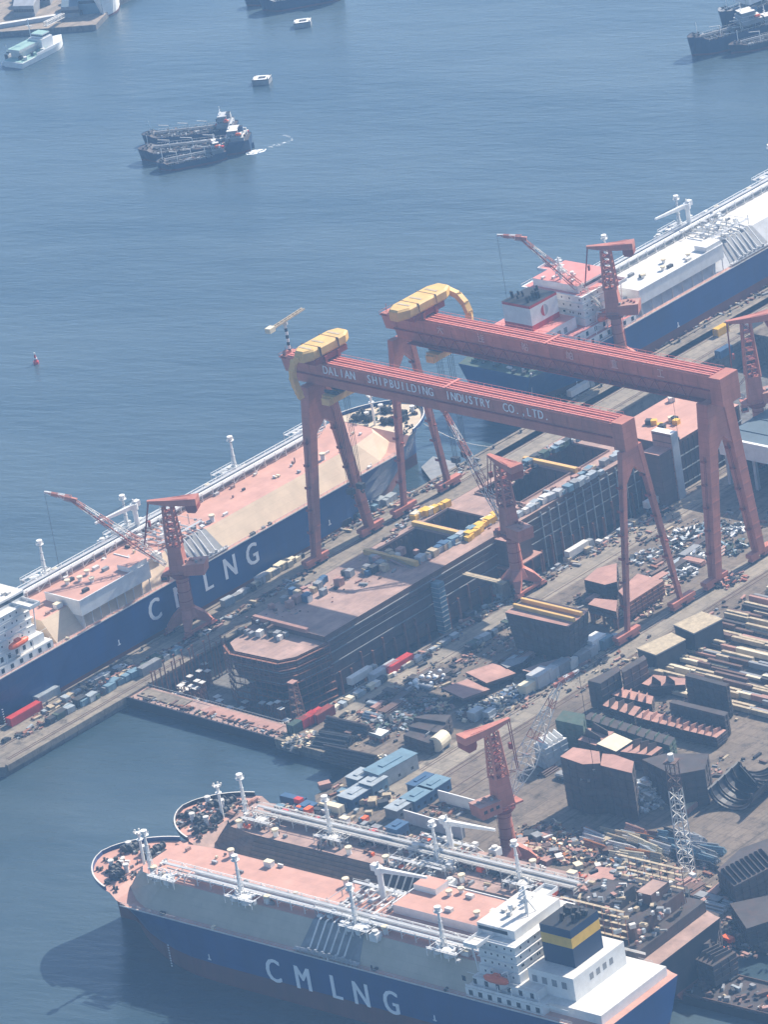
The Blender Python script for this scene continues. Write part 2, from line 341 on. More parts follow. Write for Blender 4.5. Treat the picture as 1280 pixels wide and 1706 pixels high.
def goliath(x0, yl, yr, foot, rigid_left, label, trolley_y, hoist_y, arm_side, hang, jibbed=False, trussed=False):
    t = thing('gantry_crane', label, 'gantry crane', (x0, 0, 0), 0, 'red gantry cranes over the dry dock')
    zb, zt, hw = 72.4, 82.6, 3.9
    g = MB(); zm = zb+4.6
    prof = lambda y, k: [(-hw+1.6,y,zb),(hw-1.6,y,zb),(hw-.5,y,zm),(hw,y,zt),(-hw,y,zt),(-hw+.5,y,zm),(-hw+.9,y,zm-.1)]
    g.loft([prof(yl-6,1), prof(yr+4.9,1)], 'crane_red')
    sm = lambda y: [(-hw+2,y,zb+3),(hw-2,y,zb+3),(hw-.3,y,zt),(-hw+.3,y,zt)]
    g.loft([sm(yl), sm(yl-6)], 'crane_red'); ec = 3.6 if rigid_left else 5.2
    g.bx(-ec,ec,yr-.6,yr+5,zb-.3,zt+.6,'crane_red')
    g.bx(-hw-.35,hw+.35,yr+4,yl-2,zt,zt+.35,'crane_red')
    nst = 22
    for i in range(nst):                                  # plate joints and stiffeners on both faces
        y = yl-8-(yl-yr-20)*i/(nst-1)
        for s in (-1, 1): g.bx(s*(hw-.06)-.05, s*(hw-.06)+.05, y-.12, y+.12, zm+.3, zt-.2, 'crane_red')
    g.bx(-hw-.1,-hw+.7,yr+5.1,yl-6,zm-.25,zm+.15,'crane_dark')
    gir = g.build('girder', t)
    k = MB()
    for x in (-3.3,-1.8,.2,1.9,3.3): k.bx(x-.3,x+.3,yr+5,yl-4,zt+.35,zt+.85,'lit_pink')
    for s in (-1,1):
        k.bx(s*(hw+.25)-.05,s*(hw+.25)+.05,yr+5,yl-4,zt+1.5,zt+1.6,'lit_pink')
        for i in range(44):
            y = yl-4-(yl-yr-9)*i/43; k.bx(s*(hw+.25)-.05,s*(hw+.25)+.05,y-.05,y+.05,zt+.35,zt+1.5,'lit_pink')
    k.bx(-4.6,4.6,(yl+yr)/2-.6,(yl+yr)/2+.6,zt+.86,zt+1.2,'lit_pink')
    k.build('runway_rail', gir)
    if trussed:
        k = MB()
        for i in range(22):
            y = yl-20-(yl-yr-34)*i/22; d = (yl-yr-34)/44
            k.tube((-hw-.1,y,zm),(-hw-.9,y-d,zb+.3),.22,'crane_dark',4); k.tube((-hw-.9,y-d,zb+.3),(-hw-.1,y-2*d,zm),.22,'crane_dark',4)
        k.bx(-hw-1.6,-hw+1.6,yr+10,yl-14,zb-.3,zb,'crane_dark'); k.bx(-hw-1.6,-hw-1.5,yr+10,yl-14,zb+.9,zb+1,'crane_dark')
        k.build('walkway', gir)
        k = MB()
        for ch, py in zip('大连船舶重工', (748,812,880,948,1015,1083)):
            p = U(py, 530+(py-685)*.196, zt-3); y = yl-32-(py-748)*(yl-yr-62)/(1083-748); brush(k, ch, y, zm+3.4, -hw-.02, 3.4, 'rail_pale')
        k.build('lettering', gir)
    else:
        k = MB(); strip_letters(k, 'DALIAN  SHIPBUILDING  INDUSTRY  CO.,LTD.', -78.5, zm+3.3, -hw-.02, 4.9, 'letter', 118)
        k.build('lettering', gir)
    for y, rigid in ((-10, rigid_left), (-172, not rigid_left)):
        w, th = ((3.9, 4.2) if rigid_left else (4.9, 5.2)) if rigid else ((2.1, 2.3) if rigid_left else (2.5, 2.7))
        top = 4.4; zc = 52 if rigid else 60
        at = lambda z: foot + (top-foot)*z/zb
        for s in (-1, 1):
            l = MB(); r = lambda z, a, b: [(s*at(z)-a/2,y-b/2,z),(s*at(z)+a/2,y-b/2,z),(s*at(z)+a/2,y+b/2,z),(s*at(z)-a/2,y+b/2,z)]
            l.loft([r(4.2,w*.75,th*.75), r(zc,w,th), r(zb-.02,w*1.05,th*1.05)], 'crane_red')
            if not rigid: l.bx(s*at(30)-.5,s*at(30)+.5,y-th*.5-.9,y-th*.5+.2,29.8,30.2,'crane_dark')
            for z in range(10, 70, 6): l.loft([r(z,w*(.76+.24*min(1,z/zc))+.1,th*(.76+.24*min(1,z/zc))+.1), r(z+.25,w*(.76+.24*min(1,z/zc))+.1,th*(.76+.24*min(1,z/zc))+.1)], 'crane_red')
            lo1 = l.build('leg', t); ld_ = MB(); xs_ = -1
            for k_ in (-.35,.35): ld_.tube((s*at(5),y+k_-th*0,5),(s*at(zc),y+k_,zc),.07,'crane_dark',4) if False else ld_.tube((s*at(5)-w*.42,y+k_,5),(s*at(zc)-w*.54,y+k_,zc),.08,'crane_dark',4)
            for z in range(14,int(zc),9): ld_.bx(s*at(z)-w*.5-1.5,s*at(z)-w*.42,y-1,y+1,z,z+.15,'crane_dark'); ld_.bx(s*at(z)-w*.5-1.5,s*at(z)-w*.5-1.4,y-1,y+1,z+.15,z+1.1,'crane_dark')
            ld_.build('ladder', lo1)
            bgi = MB(); fx = s*foot
            bgi.bx(fx-6.5,fx+6.5,y-1.5,y+1.5,2.6,4.2,'crane_red')
            for q in (-1,1):
                bgi.hexa([(fx+q*3.6-2.6,y-1.2,1.1),(fx+q*3.6+2.6,y-1.2,1.1),(fx+q*3.6+2.6,y+1.2,1.1),(fx+q*3.6-2.6,y+1.2,1.1),(fx+q*3.6-1.4,y-1,2.6),(fx+q*3.6+1.4,y-1,2.6),(fx+q*3.6+1.4,y+1,2.6),(fx+q*3.6-1.4,y+1,2.6)],'crane_red')
                for j in (-1.7,0,1.7): bgi.tube((fx+q*3.6+j,y-1,.75),(fx+q*3.6+j,y+1,.75),.7,'dark',10)
            bgi.build('bogie', t)
        hd = MB(); e = th*.42
        pl = [(-at(zc)-w*.4,zc),(at(zc)+w*.4,zc),(top+w*.55,zb-.05),(-top-w*.55,zb-.05)]
        if rigid: pl = [(-at(zc)-w*.35,zc+1),(-at(zc)+w*.4,zc),(0,zc+5),(at(zc)-w*.4,zc),(at(zc)+w*.35,zc+1),(top+w*.55,zb-.05),(-top-w*.55,zb-.05)]
        else: pl = [(-at(zc)-w*.3,zc),(-at(zc)+w*.3,zc-1),(0,zc+5),(at(zc)-w*.3,zc-1),(at(zc)+w*.3,zc),(top+w*.5,zb-.05),(-top-w*.5,zb-.05)]
        n = len(pl); vs = [(x,y-e,z) for x,z in pl]+[(x,y+e,z) for x,z in pl]
        hd.add(vs, [tuple(range(n)), tuple(range(2*n-1,n-1,-1))]+[(i,n+i,n+(i+1)%n,(i+1)%n) for i in range(n)], 'crane_red')
        hd.build('leg_head', t)
    # upper trolley: yellow machinery house across the girder, its arm hooked round one side
    ty = trolley_y; u = MB()
    ry = lambda x, a, z0, z1: [(x,ty-a,z0),(x,ty+a,z0),(x,ty+a,z1),(x,ty-a,z1)]
    hx_ = [(-15.5,-2.4),(-11,-5),(10,-5.2),(14.5,-2.8),(14.5,2.8),(10,5.2),(-11,5),(-15.5,2.4)]
    kx = .84 if arm_side < 0 else 1; hx_ = [(x*kx,y*(.92 if kx<1 else 1)) for x,y in hx_]
    u.prism([(x,ty+y*.8) for x,y in hx_], 86.6, 87.6, 'crane_yellow', None, [(x,ty+y) for x,y in hx_])
    u.prism([(x,ty+y) for x,y in hx_], 87.6, 90.4, 'crane_yellow'); u.prism([(x,ty+y) for x,y in hx_], 90.4, 91.1, 'crane_yellow', None, [(x*.95,ty+y*.86) for x,y in hx_])
    for q in (-6,4): u.bx(q-.12,q+.12,ty-5.25,ty+5.25,87.5,91.2,'steel_brown')
    for q in (-9,-2,7): u.bx(q-.6,q+.6,ty-3.2,ty+3.2,91.1,91.22,'timber')
    u.bx(-9,9,ty-4.2,ty+4.2,84.2,86.55,'crane_dark')
    u.bx(-4.3,-3,ty-5,ty+5,zt+.9,86.4,'crane_dark'); u.bx(3,4.3,ty-5,ty+5,zt+.9,86.4,'crane_dark')
    uo = u.build('upper_trolley', t)
    a = MB(); s = arm_side; sg = 3.0 if s < 0 else -1.0
    P = [(s*12,0,88.6),(s*14.8,sg*.4,88.4),(s*16,sg*(1 if s<0 else 5),86.4),(s*16.4,sg*(1.4 if s<0 else 8),83),(s*16.2,sg*(1.6 if s<0 else 9.6),79.4),(s*15.4,sg*(1.6 if s<0 else 10),76)]
    if s < 0: P += [(-14.4,4.6,72.8),(-13.8,4.4,70.4)]
    P = [(x*kx,y,z) for x,y,z in P]
    for (xa,ya_,za),(xb,yb_,zb_) in zip(P, P[1:]): a.bar((xa,ty+ya_,za),(xb,ty+yb_,zb_),2.6*kx,2.3,'crane_yellow')
    for (xa,ya_,za) in P[1:-1]: a.tube((xa,ty+ya_-1.2,za),(xa,ty+ya_+1.2,za),1.2,'crane_yellow',10)
    a.build('hooked_arm', uo)
    lt = MB(); hy = hoist_y
    lt.bx(-6.5,6.5,hy-3.2,hy+3.2,68.2,70.6,'crane_yellow'); lt.bx(-8.2,-5.5,hy-2,hy+2,67.4,70.2,'crane_yellow'); lt.bx(5.5,8.2,hy-2,hy+2,67.4,70.2,'crane_yellow')
    for x in (-4,0,4): lt.tube((x,hy-3.4,71.4),(x,hy+3.4,71.4),.75,'dark',8)
    lo_ = lt.build('lower_trolley', t)
    rp = MB()
    for x in (-3.2,3.2):
        hk = MB()
        for yy in (-1.6,-.6,.6,1.6): rp.tube((x,hy+yy,68.2),(x*.9,hy+yy*.7,hang+2.6),.09,'rope',4)
        hk.bx(x*.9-1.1,x*.9+1.1,hy-1.6,hy+1.6,hang+.6,hang+2.8,'dark'); hk.path([(x*.9,hy,hang+.6),(x*.9,hy,hang-.9),(x*.9+.8,hy,hang-1.6),(x*.9+1.3,hy,hang-.8)],.35,'dark',6); hk.build('hook_block', t)
    rp.build('hoist_rope', t)
    cb = MB(); cb.bx(5.2,8.4,hy-8,hy-5,68.6,71.4,'crane_red'); cb.bx(5.15,8.45,hy-8.05,hy-7.9,69.6,71,'glass'); cb.build('cab', t)
    lad = MB(); yy = yl-1
    lad.path([(-1,yy,zt),(-1,yy,zt+3)],.15,'crane_red'); lad.bx(-3.8,3.8,yl-3,yl+.6,zt-.9,zt-.6,'crane_dark')
    for q in (-3.8,0,3.8): lad.bx(q-.08,q+.08,yl+.5,yl+.6,zt-.6,zt+.6,'crane_red')
    lad.bx(-3.8,3.8,yl+.5,yl+.6,zt+.5,zt+.62,'crane_red')
    lad.build('end_platform', t)
    if jibbed:
        j = MB(); jx, jy = 0, yl-2
        for i in range(8): j.cyl(jx,jy,zt+.3+i*1.45,zt+.3+(i+1)*1.45,.62,'white' if i%2 else 'black',10)
        j.cyl(jx,jy,zt+11.9,zt+13,1.2,'offwhite',10)
        pass
        for o_ in (-.7,.7): j.bar((-9,jy-1.5+o_,zt+13.7),(12,jy+1.2+o_,zt+13.7),.35,.7,'timber')
        for i in range(9): j.bar((-8+i*2.4,jy-2.2+.31*i,zt+13.9),(-8+i*2.4,jy-.5+.31*i,zt+13.9),.25,.2,'timber')
        j.box(-9.6,jy-1.6,zt+13.7,3.4,2.6,2,'cream',.13); j.tube((-2,jy+.7-2,zt+.4),(-2,jy+2.7-2,zt+.4),1.5,'crane_red',12)
        j.build('service_jib', t)
    return t
goliath(-34, 3.5, -172.8, 16, True, 'red gantry crane with white English lettering and a small jib on its girder end', -17.5, -22.5, -1, 27, jibbed=True)
goliath(15, -5, -180.5, 13.5, False, 'red gantry crane whose girder has a truss walkway below large white Chinese characters', -24.5, -33, 1, 22, trussed=True)

# ================================================================ level-luffing portal cranes
def portal_crane(p, az, label, tip, fly, zp=24.0, bend=-1, foot=(5.5,28), low=False, th=29.5, jw=1.25, jk=('crane_red','crane_red','offwhite','offwhite')):
    t = thing('portal_crane', label, 'harbour crane', (p[0],p[1],0), R(az), 'red portal jib cranes of the shipyard')
    b = MB(); ra = R(-az)                     # the portal follows the rails, whatever the slewing angle
    rot = lambda x, y: (x*cos(ra)-y*sin(ra), x*sin(ra)+y*cos(ra))
    oct_ = lambda r, ph=22.5: [(r*cos(R(ph+45*i)), r*sin(R(ph+45*i))) for i in range(8)]
    b.prism(oct_(4.4), 6.2, 10.2, 'crane_red', 'lit_pink', oct_(3.0))  # hub top coloured as if sunlit
    for sx in (-1,1):
        for sy in (-1,1):
            for (r_a, za, wa, ha), (r_b, zb_, wb, hb) in (((.12,8.2,3.8,4.6),(.62,5.4,3.2,3.6)),((.62,5.4,3.2,3.6),(1,2.8,1.8,1.6))):
                A = rot(sx*6.6*r_a, sy*5.2*r_a); B = rot(sx*6.6*r_b, sy*5.2*r_b)
                b.bar((*A,za),(*B,zb_),wa,ha,'crane_red',wb,hb)
            c = rot(sx*6.6, sy*5.2); b.box(c[0],c[1],2.1,2.2,1.8,1.6,'crane_red',ra)
    for sy in (-1,1):
        c = rot(0, sy*5.2); b.box(c[0],c[1],2.2,15,.9,1.0,'crane_red',ra)
    po = b.build('portal_base', t)
    for sx in (-1,1):
        for sy in (-1,1):
            w_ = MB()
            for q in (-1.9,-.65,.65,1.9):
                c = rot(sx*6.6+q, sy*5.2-.7); d = rot(sx*6.6+q, sy*5.2+.7); w_.tube((*c,.62),(*d,.62),.6,'tyre',10)
            c = rot(sx*6.6, sy*5.2); w_.box(c[0],c[1],1.1,5.2,1.3,.7,'crane_dark',ra); w_.build('bogie', po)
    c = MB(); c.cyl(0,0,9.8,zp-1,2.75,'crane_red',20,2.25)
    for z in (13,17,21): c.cyl(0,0,z,z+.25,2.8-(z-9.8)*.03,'crane_dark',20)
    lx = 2.9; c.path([(-lx,.4,10),(-lx,.4,zp-1)],.08,'crane_dark',4); c.path([(-lx,-.4,10),(-lx,-.4,zp-1)],.08,'crane_dark',4)
    c.build('column', t, False)
    s = MB(); s.cyl(0,0,zp-1,zp+.2,3.4,'crane_dark',20); s.cyl(0,0,zp+.2,zp+1,4.4,'crane_dark',20)
    s.bx(-4,6.5,-3.2,3.2,zp+1,zp+1.7,'crane_red')
    for a in range(0,360,24): s.tube((4.3*cos(R(a)),4.3*sin(R(a)),zp+1),(4.3*cos(R(a)),4.3*sin(R(a)),zp+2),.07,'crane_dark',4)
    s.build('slewing_platform', t)
    h = MB(); h.hexa([(-10.5,-3.6,zp+.6),(-2.2,-3.6,zp+.6),(-2.2,3.6,zp+.6),(-10.5,3.6,zp+.6),(-11,-3.6,zp+5.4),(-2.2,-3.6,zp+5.0),(-2.2,3.6,zp+5.0),(-11,3.6,zp+5.4)],'crane_red','primer')
    for q in (-9,-6.5,-4): h.bx(q-.7,q+.7,-3.65,-3.58,zp+2.6,zp+3.8,'glass')
    for q in range(5): h.box(-9+q*1.5,rng.uniform(-2,2),zp+5.6,.9,1.1,.7,rng.choice(['crane_dark','grey','primer']))
    h.build('machinery_house', t)
    cb = MB(); cb.bx(4.2,7,1.4,3.8,zp-1.4,zp+1.0,'crane_red'); cb.bx(7.0,7.06,1.6,3.6,zp-.6,zp+.7,'glass'); cb.bx(4.6,6.7,3.8,3.86,zp-.6,zp+.7,'glass'); cb.build('cab', t)
    H = zp+th; tw = MB()
    a = lambda z: (-3.0+1.5*(z-zp)/th, 3.6-1.7*(z-zp)/th, 2.7-1.2*(z-zp)/th)     # x back, x front, half width
    for z0, z1 in ((zp+1.7, zp+12),):
        xa, xb, y = a(z0); xc, xd, y2 = a(z1)
        tw.loft([[(xa,-y,z0),(xb,-y,z0),(xb,y,z0),(xa,y,z0)],[(xc,-y2,z1),(xd,-y2,z1),(xd,y2,z1),(xc,y2,z1)]],'crane_red')
    zs = [zp+12+i*(H-zp-12.3)/6 for i in range(7)]
    for z0, z1 in zip(zs, zs[1:]):
        A, B = a(z0), a(z1)
        for i in (0,1):
            for sy in (-1,1):
                tw.bar((A[i],sy*A[2],z0),(B[i],sy*B[2],z1),.75,.75,'crane_red')
            tw.bar((A[i],-A[2],z0),(A[i],A[2],z0),.4,.5,'crane_red')
            tw.tube((A[i],-A[2],z0),(B[i],B[2],z1),.17,'crane_dark',4)
        for sy in (-1,1):
            tw.bar((A[0],sy*A[2],z0),(A[1],sy*A[2],z0),.4,.5,'crane_red'); tw.tube((A[0],sy*A[2],z0),(B[1],sy*B[2],z1),.17,'crane_dark',4)
        tw.box(0,0,z0+.1,2.4,2.4,.12,'crane_dark')
    xa, xb, y = a(zp+12)
    tw.box((xa+xb)/2,0,zp+14,.5,y*1.6,5,'crane_red')
    tw.build('tower', t)
    hb = MB(); q = H
    P = lambda x, wd, z0, z1: [(x,-wd,z0),(x,wd,z0),(x,wd,z1),(x,-wd,z1)]
    hb.loft([P(8,.7,q+.9,q+1.9), P(1,1.5,q-.2,q+2.0), P(-6,2.2,q-.4,q+2.2), P(-12,2.8,q-.2,q+2.6)],'crane_red')
    hb.loft([P(-12,2.6,q-2.4,q-.2), P(-11,2.6,q-3.4,q-.2), P(-8,2.4,q-3.2,q-.3), P(-7.4,2.4,q-2,q-.3)],'crane_dark')
    for sx in (-.9,.9): hb.tube((0,sx,q+1.9),(-9,sx*2.2,q+2.7),.12,'lit_pink',4)
    hb.build('counterweight_beam', t)
    fx, fz = foot; tx, tz = tip; flx, flz = fly; j = MB()
    F, T_ = V((fx,0,fz)), V((tx,0,tz)); up = V((0,0,1))
    D_ = (T_-F); n_ = V((-D_.z,0,D_.x)).normalized()
    pk = F.lerp(T_, .30)
    j.truss(F+n_*.4, pk+n_*.8, 1.1, 2.1*jw, 4, .17, ['offwhite'], n_, 1.0, 2.9*jw)
    j.truss(pk+n_*.8, T_, 2.1*jw, 1.2, 10, .17, list(jk), n_, 2.9*jw, 1.1)
    if jw < 1.5: j.bar(F-n_*.4, T_-n_*.4, .45, .45, 'crane_dark')
    jo = j.build('jib', t)
    f2 = MB(); G = V((flx,0,flz))
    f2.bar(T_-(G-T_).normalized()*2.4, G, 1.3, 1.5, 'crane_red', .5, .5); f2.truss(T_, G, 1.3, .6, 4, .14, ['crane_red','white'], up, 2.4, .6); f2.build('jib_head', jo)
    ln = MB()
    k = pk + n_*2.6
    for sx in (-.75,.75):
        ln.tube((7.6,sx,H+1.2),(k.x-1.2,sx*.8,k.z-2.2),.2,'crane_dark',5)
        ln.tube((1.8,sx,zp+13),(k.x,sx,k.z-3),.14,'crane_dark',5)
    ln.box((7.6+k.x-1.2)/2-1.2,0,(H+1.2+k.z-2.2)/2,.8,1.6,2.2,'crane_dark')
    ln.build('tie_rod', t)
    rp = MB(); rp.tube(G, (G.x,0,max(16,flz-38)), .09,'rope',4); rp.box(G.x,0,max(16,flz-38)-.8,.8,.8,1.6,'dark'); rp.build('hoist_rope', jo)
    return t
portal_crane((-115.6,-5), 121, 'red portal crane on the pier beside the blue ship with big white letters', (38,58), (48,61.5))
pT = U(1026,524,25); portal_crane((pT.x,pT.y), 121, 'red portal crane on the pier by the ship with the pink-roofed bridge', (35,62), (45,64), zp=25)
portal_crane((-33.6,-103.6), 75, 'red portal crane standing at the dry dock edge in front of the open holds', (37,66), (46,70), foot=(5.5,27.5))
pB = U(838,1342,25); portal_crane((pB.x,pB.y), -14, 'red portal crane in the foreground yard with its lattice jib leaning over the rails', (30,60), (38,61.5), foot=(3.6,26), zp=24, jw=2.3, jk=('offwhite','offwhite','offwhite','crane_red'))
pF = U(1262,668,25); portal_crane((pF.x,pF.y), 140, 'red portal crane at the frame edge behind the far gantry with its jib lowered', (25,40), (33,40), foot=(5,27), zp=24, th=35, jw=1.7, jk=('offwhite',))
# ================================================================ gas carriers
def sstep(a, b, x):
    t = max(0., min(1., (x-a)/(b-a))); return t*t*(3-2*t)
def gas_carrier(label, loc, rz, L, B, D, pal, house=True, comp=True, letters=None, crane_side=1, emblem=False, finished=True, seed=1, comp_x=(.235,.42), trunk_x=(.2,.9), pipes=True, rack_off=0.0, mfx=.478):
    r_ = random.Random(seed)
    t = thing('gas_carrier', label, 'ship', loc, rz, 'gas carriers moored in the shipyard')
    hull_k, boot_k, deck_k, ch_k, fore_k = pal['hull'], pal['boot'], pal['deck'], pal['chamfer'], pal.get('fore', pal['deck'])
    hb = B/2; FH = pal.get('fh', 4.0)
    def yd(s):   # deck outline
        if s < .04: return hb*(.88+.12*sstep(0,.04,s))
        if s < .84: return hb
        u = min(1., (s-.84)/.16); return hb*max(0., 1-u**2.6)**.62
    def yw(s):   # waterline outline
        if s < .14: return hb*(.25+.75*sstep(0,.14,s))
        if s < .72: return hb
        u = min(1., (s-.72)/.245); return hb*max(0.02, (1-u**1.9))
    zd = lambda s: D + FH*sstep(.885,.905,s)*1.0
    S = [0,.012,.03,.06,.1,.16,.25,.4,.55,.7,.76,.8,.84,.87,.893,.906,.92,.94,.955,.968,.978,.986,.992,.997,1.0]
    zk, zb = -2.0, pal.get('bootz', 5.0)
    h = MB()
    def ring(s, z):
        k = max(0., min(1., (z)/(zd(s)))); k = k**1.7 if s > .7 else k**.7
        xs = min(s, 1.0)
        # rake: the stem leans forward above the water
        xw = s if s < .72 else .72+(s-.72)*.945
        return (L*(xw+(xs-xw)*k), yw(s)+(yd(s)-yw(s))*k)
    zs = lambda s: [zk, 0, zb*.5, zb, zb+(zd(s)-zb)*.3, zb+(zd(s)-zb)*.65, zd(s)]
    for side in (-1, 1):
        for a, c in zip(S, S[1:]):
            A = [(*ring(a, z), z) for z in zs(a)]; C_ = [(*ring(c, z), z) for z in zs(c)]
            for i in range(6):
                q = [A[i], C_[i], C_[i+1], A[i+1]]; q = [(x, side*y, z) for x, y, z in q]
                h.add(q, [(0,1,2,3) if side < 0 else (3,2,1,0)], boot_k if i < 3 else hull_k)
    A = [(*ring(0, z), z) for z in zs(0)]
    for i in range(6):
        a, c = A[i], A[i+1]; h.add([(a[0],a[1],a[2]),(a[0],-a[1],a[2]),(c[0],-c[1],c[2]),(c[0],c[1],c[2])], [(0,1,2,3)], boot_k if i < 3 else hull_k)
    for a, c in zip(S, S[1:]):    # weather deck
        k = fore_k if a > .9 else pal.get('stern', deck_k) if a < .1 else deck_k; e = .02
        h.add([(L*a,-yd(a),zd(a)-e),(L*c,-yd(c),zd(c)-e),(L*c,yd(c),zd(c)-e),(L*a,yd(a),zd(a)-e)], [(0,1,2,3)], k)
    ho = h.build('hull', t)
    bw = MB(); SS = [.893+.107*(i/26) for i in range(27)]       # bulwark round the forecastle
    for side in (-1, 1):
        for a, c in zip(SS, SS[1:]):
            if a < .915: continue
            o1, o2 = side*yd(a), side*yd(c); z = D+FH
            bw.hexa([(L*a,o1,z-.3),(L*c,o2,z-.3),(L*c-.35,o2*.985,z-.3),(L*a-.35,o1*.985,z-.3),(L*a+.2,o1*1.01,z+1.5),(L*c+.2,o2*1.01,z+1.5),(L*c-.2,o2*.985,z+1.5),(L*a-.2,o1*.985,z+1.5)] if side < 0 else
                    [(L*a-.35,o1*.985,z-.3),(L*c-.35,o2*.985,z-.3),(L*c,o2,z-.3),(L*a,o1,z-.3),(L*a-.2,o1*.985,z+1.5),(L*c-.2,o2*.985,z+1.5),(L*c+.2,o2*1.01,z+1.5),(L*a+.2,o1*1.01,z+1.5)], hull_k, 'offwhite')
    bw.build('bulwark', ho)
    rl = MB()                                                    # deck edge rail
    for side in (-1, 1):
        y = side*(hb-.25)
        rl.bx(L*.05,L*.885,y-.05,y+.05,D+1.0,D+1.1,'lightgrey'); rl.bx(L*.05,L*.885,y-.04,y+.04,D+.5,D+.56,'lightgrey')
        n = int(L/4)
        for i in range(n): x = L*(.05+.83*i/n); rl.bx(x-.05,x+.05,y-.05,y+.05,D,D+1.0,'lightgrey')
        rl.bx(L*.04,L*.885,side*hb-.12,side*hb+.12,D-.35,D+.06,pal.get('sheer','offwhite'))
    rl.build('railing', ho)
    # trunk deck
    TH = pal.get('th', 8.2); T = D+TH; x0, x1 = L*trunk_x[0], L*trunk_x[1]; bo, bi = hb-2.2, hb-9.0
    k = MB()
    pb = [(x0,-bo),(x1-16,-bo),(x1-1,-bo*.66),(x1,-bo*.5),(x1,bo*.5),(x1-1,bo*.66),(x1-16,bo),(x0,bo)]
    pt = [(x0,-bi),(x1-21,-bi),(x1-9,-bi*.86),(x1-6,-bi*.6),(x1-6,bi*.6),(x1-9,bi*.86),(x1-21,bi),(x0,bi)]
    k.prism(pb, D, T, ch_k, pal['trunk'], pt)
    to = k.build('trunk_deck', t)
    if pal.get('ribs'):                                          # staging and weld seams on the unfinished side
        k = MB()
        for side in (-1,1):
            for i in range(7):
                f = (i+.5)/7; y = side*(bo+(bi-bo)*f+.05); z = D+TH*f; k.bx(x0+2,x1-22,y-.1,y+.1,z,z+.16,'steel_dark')
        k.build('seam', to)
    # manifold: a recess painted on as a shade-dark panel, with loading pipes running down
    mx = L*mfx
    for side in (-1, 1):
        m = MB(); 
        f = lambda u, o: (side*(bo+(bi-bo)*u+o), D+TH*u)
        (ya, za), (yb, zb2) = f(.03,.08*1), f(.99,.08)
        m.hexa([(mx-13,side*(bo+.12),D+.05),(mx+13,side*(bo+.12),D+.05),(mx+13,side*(bo-1.5),D+.05),(mx-13,side*(bo-1.5),D+.05),(mx-11,side*(bi+.12),T+.1),(mx+11,side*(bi+.12),T+.1),(mx+11,side*(bi-1.5),T+.1),(mx-11,side*(bi-1.5),T+.1)], pal.get('recess_shade','grey'))
        m.bx(mx-14,mx+14,side*(hb-1.0)-1.0,side*(hb-1.0)+1.0,D+.9,D+1.1,'lightgrey')
        for i in range(6):
            x = mx-7.5+i*3; m.path([(x,side*(bi-3),T+1.2),(x,side*(bi+.9),T+1.0),(x,side*(bo+.6),D+2.2),(x,side*(hb-.9),D+1.8)],.3,'white' if finished else 'offwhite',7)
            m.cyl(x,side*(hb-.9),D+1.2,D+2.4,.6,'lightgrey',8)
        for i in range(14): x = mx-13+i*2; m.bx(x-.08,x+.08,side*(hb-.4)-.08,side*(hb-.4)+.08,D,D+2.1,'lightgrey')
        m.bx(mx-13,mx+13,side*(hb-.4)-.06,side*(hb-.4)+.06,D+2.0,D+2.12,'lightgrey')
        m.build('manifold', t)
    # pipe rack along the trunk
    if pipes:
        yo = rack_off; xa, xb = L*.44, L*.84; p = MB()
        pk = 'white' if finished else 'offwhite'
        for j, (dy, rr, dz) in enumerate(((-2.6,.35,2.4),(-1.7,.28,2.4),(-.8,.45,2.5),(.3,.3,2.4),(1.2,.4,2.5),(2.2,.25,2.4),(-1.2,.3,1.2),(.8,.35,1.2))):
            p.tube((L*.2,yo+dy,T+dz),(xb-r_.uniform(0,18),yo+dy,T+dz),rr,pk if j%3 else 'lightgrey',6)
        n = int((xb-L*.2)/6)
        for i in range(n):
            x = L*.2+(xb-L*.2)*i/n
            for dy in (-3.1,2.8): p.bx(x-.14,x+.14,yo+dy-.14,yo+dy+.14,T,T+3.4,pk)
            p.bx(x-.12,x+.12,yo-3.1,yo+2.8,T+2.0,T+2.2,pk); p.bx(x-.1,x+.1,yo-3.1,yo+2.8,T+.9,T+1.05,pk)
            if i % 2: p.tube((x,yo-3.1,T+.1),(x+6,yo-3.1,T+3.3),.09,pk,4)
        for dy in (-3.1,2.8): p.bx(L*.2,xb,yo+dy-.1,yo+dy+.1,T+3.3,T+3.45,pk)
        p.bx(L*.2,xb,yo-.9,yo+.3,T+3.5,T+3.6,'lightgrey')
        for dy in (-.9,.3): p.bx(L*.2,xb,yo+dy-.05,yo+dy+.05,T+4.5,T+4.6,pk)
        p.build('pipe_rack', t)
        for f in (.285,.445,.66,.81):                            # gas domes with their piping, one over each tank
            g = MB(); x = L*f; yy = yo+5.2
            g.cyl(x,yy,T,T+2.0,2.0,pk,14); g.cyl(x,yy,T+2.0,T+2.5,2.3,pk,14); g.cyl(x+5,yy,T,T+1.6,1.4,pk,12)
            for q in range(7): g.path([(x+r_.uniform(-4,8),yy+r_.uniform(-1,2),T+.3),(x+r_.uniform(-4,8),yy+r_.uniform(-2,1),T+r_.uniform(1.5,3.2)),(x+r_.uniform(-4,8),yo+2.5,T+r_.uniform(1.5,3))],.22,pk,5)
            for q in range(8): g.box(x+r_.uniform(-6,9),yy+r_.uniform(-2,2),T+r_.uniform(.4,2.6),r_.uniform(.5,1.5),r_.uniform(.5,1.5),r_.uniform(.6,1.6),r_.choice([pk,'lightgrey','grey']))
            for q in range(5): xx = x-5+q*3; g.bx(xx-.1,xx+.1,yy+3-.1,yy+3.1,T,T+3.4,pk)
